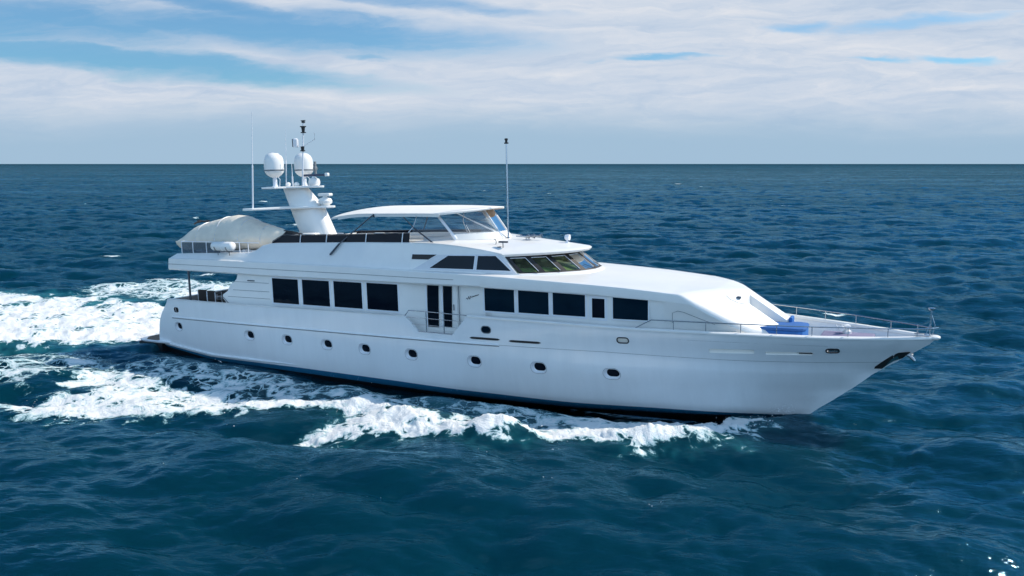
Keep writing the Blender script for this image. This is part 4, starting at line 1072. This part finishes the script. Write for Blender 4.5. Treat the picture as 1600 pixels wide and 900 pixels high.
_w = np.random.default_rng(5)
CAPS = []
for _ in range(46):
    r = 55*np.exp(_w.uniform(0, 2.3)); a = math.pi/2+R(28.5)+R(_w.uniform(-36, 36))
    CAPS.append((CAMX+r*math.cos(a), CAMY+r*math.sin(a), _w.uniform(.35, 1.3)*(1+r/260), _w.uniform(.10, .24)*(1+r/200)))
CAPS += [(-20.5, 13.2, 1.7, .35), (-18.6, 16.0, 1.0, .25), (-14.5, 17.0, 1.1, .28), (-25.0, 19.0, 1.6, .3)]

def near(x, y): return (x > -75) & (x < 40) & (y > -34) & (y < 22)
def wake_height(x, y):
    h = np.zeros(x.shape); m = near(x, y)
    if not m.any(): return h
    X, Y = x[m], y[m]; n = nz(X, Y)
    d, p, s = seg_dist(X, Y, BOWC); front = np.where(s > 0, d*1.0, d*1.9)   # steep on the outer face
    H = (.10+.30*np.exp(-((p-.45)/.30)**2))*np.exp(-(front/.8)**2)*(1+.14*n)
    d, p, s = seg_dist(X, Y, SIDEC); front = np.where(s > 0, d*.9, d*1.5)
    H += (.30*(1-p)+.08)*np.exp(-(front/1.0)**2)*(1+.16*n)
    # trough along the hull
    yh = np.array([row_y(ROWS[3], v) if -0.2 < v < 33 else 0. for v in np.linspace(-1, 34, 141)])
    yy = np.interp(X, np.linspace(-1, 34, 141), yh); dh = np.abs(Y)-yy
    along = sst(X, -6, 0)*(1-sst(X, 28.2, 30.6))
    H -= (.34+.22*sst(X, 8, 15)*(1-sst(X, 26, 29)))*along*np.exp(-(np.clip(dh, -.6, 9)/1.15)**2)
    # churned stern wake
    sd_ = poly_sd(X, Y, STERN); st = sst(sd_, -.4, 1.2)
    H += st*(.10*n*np.exp((X+2)/40) + .22*np.exp(-((X+9)/6)**2) - .28*np.exp(-((X+.5)/2.0)**2))
    h[m] = H; return h
def foam_density(x, y):
    f = np.zeros(x.shape); a = np.zeros(x.shape); m = near(x, y)
    X, Y = x[m], y[m]; n = nz(X, Y); n2 = nz(X*2.3+7, Y*2.3-5); n3 = nz(X*.45-3, Y*.45+9)
    F = np.zeros(X.shape); Aer = np.zeros(X.shape)
    def add(P, soft, gain, wob, base=0.0):
        nonlocal F
        s = poly_sd(X, Y, P)+wob*n+.5*wob*n2; v = gain*sst(s, -soft, soft)+base*0; F = np.maximum(F, v*(1+.0*n)); return s
    s = add(STERN, .9, 1.0, .5)
    far_ = sst(-X, 4, 30)
    core = sst(s, -.5, 1.6)
    F = np.where(s > -1.2, np.maximum(F*0, core*(.83-.16*far_+.24*n3-.12*n+.14*np.exp(-((s-.8)/.9)**2))), F)
    Aer = np.maximum(Aer, sst(s, -2.0, 1.5))
    s = add(SIDE1, .9, .64, .6); Aer = np.maximum(Aer, .30*sst(s, -1, 1))
    s = add(SIDE2, .7, .76, .45); Aer = np.maximum(Aer, .5*sst(s, -1.4, .8))
    s = add(BOWF, .7, .80, .35); Aer = np.maximum(Aer, .6*sst(s, -1.0, .6))
    s = poly_sd(X, Y, LACE)+.6*n; F = np.maximum(F, (.38+.12*n3)*sst(s, -.8, 1.0)); Aer = np.maximum(Aer, .42*sst(s, -.6, 1.8)*sst(X, 10, 18))
    s = poly_sd(X, Y, LACEFAR)+.6*n; F = np.maximum(F, (.44+.08*n3)*sst(s, -1.2, 1.2)); Aer = np.maximum(Aer, .55*sst(s, -1, 2))
    s = poly_sd(X, Y, LACEL)+.6*n; F = np.maximum(F, (.37+.12*n3)*sst(s, -1.0, 1.0))
    d, p, sd_ = seg_dist(X, Y, SIDEC); F = np.maximum(F, (.80-.15*p)*np.exp(-((d+.14*n)/(.40+.30*p))**2)); d, p, sd_ = seg_dist(X, Y, BOWC[2:]); F = np.maximum(F, .74*np.exp(-((d+.15*n)/.40)**2))
    d, p, sd_ = seg_dist(X, Y, SIDEC[8:]+[(1, -14.5), (-3, -15)]); F = np.maximum(F, .42*np.exp(-((d+.3*n)/.8)**2))
    f[m] = np.clip(F, 0, 1); a[m] = np.clip(Aer, 0, 1)
    for cx, cy, L, w in CAPS:
        q = (np.abs(x-cx) < L*2.5) & (np.abs(y-cy) < L*2.5)
        if not q.any(): continue
        ca, sa = math.cos(WD+1.5), math.sin(WD+1.5); dx = x[q]-cx; dy = y[q]-cy
        u = (dx*ca+dy*sa)/L; v = (-dx*sa+dy*ca)/w + .5*np.sin(u*2.2+cx)
        f[q] = np.maximum(f[q], .9*np.exp(-(u*u+v*v)*1.1))
    return f, a

def build_sea():
    # ring-shaped grid: fine near the place the boat passes, coarser out to the horizon
    r = [7.0]
    while r[-1] < 5000: r.append(r[-1]*1.0052 if r[-1] > 15 else r[-1]*1.012)
    while r[-1] < 60000: r.append(r[-1]*1.06)
    r = np.array(r); a0 = math.pi/2+R(28.5)
    ang = np.concatenate([np.linspace(-math.pi, -R(46), 60, endpoint=False), np.linspace(-R(46), R(46), 800, endpoint=False), np.linspace(R(46), math.pi, 60, endpoint=False)])
    RR, AA = np.meshgrid(r, ang+a0, indexing='ij')
    x = CAMX+RR*np.cos(AA); y = CAMY+RR*np.sin(AA)
    z = np.zeros_like(x); dx = np.zeros_like(x); dy = np.zeros_like(x)
    calm = 1-.75*sst(poly_sd(x, y, [(-60, -24), (-8, -7.5), (0, -3.6), (0, 3.6), (-10, 5), (-60, 3)]), -1, 1.5)
    calm2 = 1-.7*np.exp(-np.clip(np.abs(y)-3.2, 0, 9)**2/3.0)*sst(x, -1, 2)*(1-sst(x, 30, 34))
    for i, ((h, hx, hy_), Lm, f0, f1) in enumerate(TILES):
        fade = 1-sst(RR, f0, f1); w = fade*(calm2 if i == 1 else 1)*(calm if i > 0 else .5+.5*calm)
        z += samp(h, Lm, x, y)*w; ch = (.9, 1.0, .85)[i]; dx += samp(hx, Lm, x, y)*w*ch; dy += samp(hy_, Lm, x, y)*w*ch
    f, a = foam_density(x, y)
    z += wake_height(x, y)
    # ragged relief inside the foam
    m = f > .05
    z[m] += (.03*nz(x[m]*2.6, y[m]*2.6)+.022*nz(x[m]*6, y[m]*6))*sst(f[m], .3, .9)
    inside = (np.abs(y) < 2.6) & (x > 0.5) & (x < 30); z[inside] -= .6
    x2 = x+dx; y2 = y+dy
    nr, na = x.shape
    co = np.stack([x2, y2, z], -1).reshape(-1, 3)
    i = np.arange(nr-1)[:, None]*na; j = np.arange(na)[None, :]; j1 = (j+1) % na
    q = np.stack([i+j, i+na+j, i+na+j1, i+j1], -1).reshape(-1, 4)
    # centre cap
    co = np.vstack([co, [[CAMX, CAMY, -.2]]]); cidx = len(co)-1
    tri = np.stack([np.full(na, cidx), np.arange(na), (np.arange(na)+1) % na], -1)
    def mesh(name, co, q, tri=None):
        me = bpy.data.meshes.new(name); me.vertices.add(len(co)); me.vertices.foreach_set('co', co.ravel().astype(np.float32))
        nl = q.size+(tri.size if tri is not None else 0); npoly = len(q)+(len(tri) if tri is not None else 0)
        me.loops.add(nl); me.polygons.add(npoly)
        lv = np.concatenate([q.ravel()]+([tri.ravel()] if tri is not None else []))
        ls = np.concatenate([np.arange(len(q))*4]+([q.size+np.arange(len(tri))*3] if tri is not None else []))
        me.loops.foreach_set('vertex_index', lv.astype(np.int32)); me.polygons.foreach_set('loop_start', ls.astype(np.int32))
        me.polygons.foreach_set('use_smooth', np.ones(npoly, bool)); me.update(calc_edges=True); return me
    me = mesh('sea', co, q, tri)
    at = me.attributes.new('aeration', 'FLOAT', 'POINT'); at.data.foreach_set('value', np.append(a.ravel(), 0).astype(np.float32))
    o = bpy.data.objects.new('sea', me); COL.objects.link(o); o['kind'] = 'structure'; o['label'] = 'deep blue choppy open sea running out to the horizon'; o['category'] = 'sea'
    me.materials.append(sea_mat())
    # foam sheet: only where there is foam
    fd = f.ravel(); keep = fd[q].max(1) > .06
    keep &= (np.repeat(np.arange(nr-1), na) < nr-5)
    q2 = q[keep]; used, inv = np.unique(q2.ravel(), return_inverse=True)
    co2 = co[used].copy(); co2[:, 2] += .012+.0006*RR.ravel()[used]*0
    fm = mesh('sea_foam', co2, inv.reshape(-1, 4))
    at = fm.attributes.new('foam_amount', 'FLOAT', 'POINT'); at.data.foreach_set('value', fd[used].astype(np.float32))
    o = bpy.data.objects.new('sea_foam', fm); COL.objects.link(o); o['kind'] = 'stuff'; o['label'] = 'white churned foam of the wake and bow wave around the yacht'; o['category'] = 'foam'
    fm.materials.append(foam_mat())
    return x2, y2, z, f

def sea_mat():
    m = bpy.data.materials.new('sea_water'); m.use_nodes = True; nt = m.node_tree; N = nt.nodes; L = nt.links; b = N['Principled BSDF']
    geo = N.new('ShaderNodeNewGeometry')
    at = N.new('ShaderNodeAttribute'); at.attribute_name = 'aeration'
    n0 = N.new('ShaderNodeTexNoise'); n0.inputs['Scale'].default_value = .035; n0.inputs['Detail'].default_value = 4; L.new(geo.outputs['Position'], n0.inputs['Vector'])
    c0 = N.new('ShaderNodeMixRGB'); c0.inputs[1].default_value = (.0004, .0185, .029, 1); c0.inputs[2].default_value = (.0007, .030, .047, 1); L.new(n0.outputs['Fac'], c0.inputs[0])
    n1 = N.new('ShaderNodeTexNoise'); n1.inputs['Scale'].default_value = .9; n1.inputs['Detail'].default_value = 5; L.new(geo.outputs['Position'], n1.inputs['Vector'])
    mm = N.new('ShaderNodeMath'); mm.operation = 'MULTIPLY'; L.new(at.outputs['Fac'], mm.inputs[0]); 
    mr = N.new('ShaderNodeMapRange'); L.new(n1.outputs['Fac'], mr.inputs[0]); mr.inputs[1].default_value = .3; mr.inputs[2].default_value = .7; mr.inputs[3].default_value = .35; L.new(mr.outputs[0], mm.inputs[1])
    c1 = N.new('ShaderNodeMixRGB'); L.new(mm.outputs[0], c1.inputs[0]); L.new(c0.outputs[0], c1.inputs[1]); c1.inputs[2].default_value = (.03, .22, .25, 1)
    bp = None
    for sc, dist, det, st in ((1.2, .085, 3, (-.12, .30)), (4.2, .032, 4, (.15, .32)), (17.0, .0030, 3, (0, .4))):
        vr = N.new('ShaderNodeVectorRotate'); vr.rotation_type = 'Z_AXIS'; vr.inputs['Angle'].default_value = -(WD+st[0]); L.new(geo.outputs['Position'], vr.inputs['Vector'])
        mp = N.new('ShaderNodeMapping'); L.new(vr.outputs[0], mp.inputs[0]); mp.inputs['Scale'].default_value = (1.0, st[1], 1)
        n = N.new('ShaderNodeTexNoise'); n.inputs['Scale'].default_value = sc; n.inputs['Detail'].default_value = det; n.inputs['Roughness'].default_value = .6; n.inputs['Distortion'].default_value = .4
        L.new(mp.outputs[0], n.inputs['Vector'])
        q = N.new('ShaderNodeBump'); q.inputs['Strength'].default_value = 1; q.inputs['Distance'].default_value = dist; L.new(n.outputs['Fac'], q.inputs['Height'])
        if bp: L.new(bp.outputs[0], q.inputs['Normal'])
        bp = q
    # rough sea reflectance: Fresnel, limited by the mutual shadowing of small facets
    N.remove(b); d = N.new('ShaderNodeSubsurfaceScattering'); d.falloff = 'BURLEY'; d.inputs['Scale'].default_value = 1.0; d.inputs['Radius'].default_value = (.5, 1.6, 2.0); L.new(c1.outputs[0], d.inputs['Color'])
    g = N.new('ShaderNodeBsdfGlossy'); g.inputs['Roughness'].default_value = .04; g.inputs['Color'].default_value = (.42, .78, 1.0, 1); L.new(bp.outputs[0], g.inputs['Normal'])
    f = N.new('ShaderNodeFresnel'); f.inputs['IOR'].default_value = 1.333; L.new(bp.outputs[0], f.inputs['Normal'])
    # R = 1.66 F (1 - 0.89 F)
    m0 = N.new('ShaderNodeMath'); m0.operation = 'MULTIPLY_ADD'; L.new(f.outputs[0], m0.inputs[0]); m0.inputs[1].default_value = -1.48; m0.inputs[2].default_value = 1.66
    mn = N.new('ShaderNodeMath'); mn.operation = 'MULTIPLY'; L.new(f.outputs[0], mn.inputs[0]); L.new(m0.outputs[0], mn.inputs[1])
    # wind patches and streaks: rougher water turns more small facets to the viewer and mirrors less sky
    def streak(sc, stx, det):
        vr2 = N.new('ShaderNodeVectorRotate'); vr2.rotation_type = 'Z_AXIS'; vr2.inputs['Angle'].default_value = -R(26); L.new(geo.outputs['Position'], vr2.inputs['Vector']); mp2 = N.new('ShaderNodeMapping'); L.new(vr2.outputs[0], mp2.inputs[0]); mp2.inputs['Scale'].default_value = (stx, 1, 1)
        ns = N.new('ShaderNodeTexNoise'); ns.inputs['Scale'].default_value = sc; ns.inputs['Detail'].default_value = det; ns.inputs['Roughness'].default_value = .65; L.new(mp2.outputs[0], ns.inputs['Vector'])
        r_ = N.new('ShaderNodeMapRange'); L.new(ns.outputs['Fac'], r_.inputs[0]); r_.inputs[1].default_value = .36; r_.inputs[2].default_value = .64; r_.inputs[3].default_value = .62; r_.inputs[4].default_value = 1.0; return r_.outputs[0]
    m1 = N.new('ShaderNodeMath'); m1.operation = 'MULTIPLY'; L.new(streak(.012, .35, 8), m1.inputs[0]); L.new(streak(.13, .5, 5), m1.inputs[1])
    m2 = N.new('ShaderNodeMath'); m2.operation = 'MULTIPLY'; L.new(mn.outputs[0], m2.inputs[0]); L.new(m1.outputs[0], m2.inputs[1])
    mx = N.new('ShaderNodeMixShader'); L.new(m2.outputs[0], mx.inputs[0]); L.new(d.outputs[0], mx.inputs[1]); L.new(g.outputs[0], mx.inputs[2])
    L.new(mx.outputs[0], [q_ for q_ in N if q_.type == 'OUTPUT_MATERIAL'][0].inputs['Surface'])
    return m

def foam_mat():
    m = bpy.data.materials.new('sea_foam'); m.use_nodes = True; nt = m.node_tree; N = nt.nodes; L = nt.links; nt.nodes.clear()
    geo = N.new('ShaderNodeNewGeometry'); at = N.new('ShaderNodeAttribute'); at.attribute_name = 'foam_amount'
    sp = N.new('ShaderNodeSeparateXYZ'); L.new(geo.outputs['Position'], sp.inputs[0]); cb = N.new('ShaderNodeCombineXYZ'); L.new(sp.outputs[0], cb.inputs[0]); L.new(sp.outputs[1], cb.inputs[1])
    def math_(op, a, b, c=None):
        n = N.new('ShaderNodeMath'); n.operation = op
        for i, v in enumerate((a, b, c)):
            if v is None: continue
            if isinstance(v, (int, float)): n.inputs[i].default_value = v
            else: L.new(v, n.inputs[i])
        return n.outputs[0]
    wn = N.new('ShaderNodeTexNoise'); wn.inputs['Scale'].default_value = .8; wn.inputs['Detail'].default_value = 4; L.new(cb.outputs[0], wn.inputs['Vector'])
    wm = N.new('ShaderNodeVectorMath'); wm.operation = 'MULTIPLY_ADD'; L.new(wn.outputs['Color'], wm.inputs[0]); wm.inputs[1].default_value = (1.5, 1.5, 0); L.new(cb.outputs[0], wm.inputs[2])
    lace = []
    for sc in (.75, 2.3):
        v = N.new('ShaderNodeTexVoronoi'); v.feature = 'DISTANCE_TO_EDGE'; v.inputs['Scale'].default_value = sc; L.new(wm.outputs[0], v.inputs['Vector'])
        lace.append(math_('SUBTRACT', 1.0, math_('MULTIPLY', v.outputs['Distance'], 3.2)))
    nf = N.new('ShaderNodeTexNoise'); nf.inputs['Scale'].default_value = 4.5; nf.inputs['Detail'].default_value = 9; nf.inputs['Roughness'].default_value = .7; L.new(wm.outputs[0], nf.inputs['Vector'])
    ng = N.new('ShaderNodeTexNoise'); ng.inputs['Scale'].default_value = 13.0; ng.inputs['Detail'].default_value = 5; ng.inputs['Roughness'].default_value = .7; L.new(cb.outputs[0], ng.inputs['Vector'])
    pat = math_('ADD', math_('MULTIPLY', math_('SUBTRACT', ng.outputs['Fac'], .5), .30), math_('ADD', math_('MULTIPLY', math_('MAXIMUM', lace[0], math_('MULTIPLY', lace[1], .88)), .50), math_('MULTIPLY', nf.outputs['Fac'], .62)))
    thr = math_('SUBTRACT', math_('ADD', at.outputs['Fac'], math_('MULTIPLY', pat, 1.45)), 1.22)
    mr = N.new('ShaderNodeMapRange'); mr.interpolation_type = 'SMOOTHSTEP'; L.new(thr, mr.inputs[0]); mr.inputs[1].default_value = -.02; mr.inputs[2].default_value = .24
    d = N.new('ShaderNodeBsdfPrincipled'); d.inputs['Roughness'].default_value = .75; d.inputs['Specular IOR Level'].default_value = .2
    cr = N.new('ShaderNodeValToRGB'); L.new(thr, cr.inputs[0]); cr.color_ramp.elements[0].position = .05; cr.color_ramp.elements[0].color = (.16, .42, .48, 1); cr.color_ramp.elements[1].position = .42; cr.color_ramp.elements[1].color = (.80, .82, .82, 1)
    L.new(cr.outputs[0], d.inputs['Base Color'])
    bn = N.new('ShaderNodeBump'); bn.inputs['Distance'].default_value = .12; bn.inputs['Strength'].default_value = .9; L.new(nf.outputs['Fac'], bn.inputs['Height']); L.new(bn.outputs[0], d.inputs['Normal'])
    t = N.new('ShaderNodeBsdfTransparent'); mx = N.new('ShaderNodeMixShader'); L.new(mr.outputs[0], mx.inputs[0]); L.new(t.outputs[0], mx.inputs[1]); L.new(d.outputs[0], mx.inputs[2])
    o = N.new('ShaderNodeOutputMaterial'); L.new(mx.outputs[0], o.inputs[0])
    return m
SX, SY, SZ, SF = build_sea()

# spray thrown up along the bow wave and the breaking side wave: small droplets and clots, plus loose specks painted as sun glints
def sea_z(x, y):
    x = np.array([[x]]); y = np.array([[y]]); z = 0.0
    for (h, hx, hy_), Lm, f0, f1 in TILES: z += float(samp(h, Lm, x, y)[0, 0])
    return z
def spray():
    g = np.random.default_rng(9); b = MB()
    def clot(p, s):
        k = g.normal(size=(4, 3))*s*np.array([1, 1, .8]); b.add([tuple(p+v) for v in k], [(0, 1, 2), (0, 3, 1), (0, 2, 3), (1, 3, 2)])
    def line(P, n, spread, hmax, smin, smax, h0=.1):
        P = np.array(P); L = np.r_[0, np.cumsum(np.hypot(*np.diff(P, axis=0).T))]
        for _ in range(n):
            t = g.uniform(0, L[-1]); x = np.interp(t, L, P[:, 0])+g.normal()*spread; y = np.interp(t, L, P[:, 1])+g.normal()*spread
            clot(np.array([x, y, h0+abs(g.normal())*hmax]), smin+(smax-smin)*g.uniform()**3)
    line(BOWC[:4], 420, .30, .12, .006, .024, .22); line(BOWC[3:], 420, .35, .09, .006, .024, .14)
    line(SIDEC[:5], 600, .4, .08, .006, .024, .12); line(SIDEC[4:], 400, .5, .06, .006, .022, .06)
    line([(32.2, -.5), (31.4, -1.2)], 160, .12, .2, .008, .02, .3)
    for _ in range(60):  # white specks on open water, standing in for sun glints
        r = 21*np.exp(g.uniform(0, .8)); a = math.pi/2+R(28.5)+R(g.uniform(-17, 24)); x0 = CAMX+r*math.cos(a); y0 = CAMY+r*math.sin(a); th = WD+1.3+g.normal()*.3
        if abs(y0) < 4: continue
        for _k in range(int(g.integers(1, 8))):
            t = g.normal()*.5; clot(np.array([x0+t*math.cos(th)+g.normal()*.06, y0+t*math.sin(th)+g.normal()*.06, sea_z(x0+t*math.cos(th), y0+t*math.sin(th))+.02]), .008+.018*g.uniform()**2)
    me = raw('spray', b, mat('spray_and_glint_white', (.85, .88, .90), .6, noise_amt=.05))
    o = bpy.data.objects.new('spray', me); COL.objects.link(o); o['kind'] = 'stuff'; o['label'] = 'white droplets thrown up along the bow wave, and specks painted as sun glints'; o['category'] = 'spray'
spray()
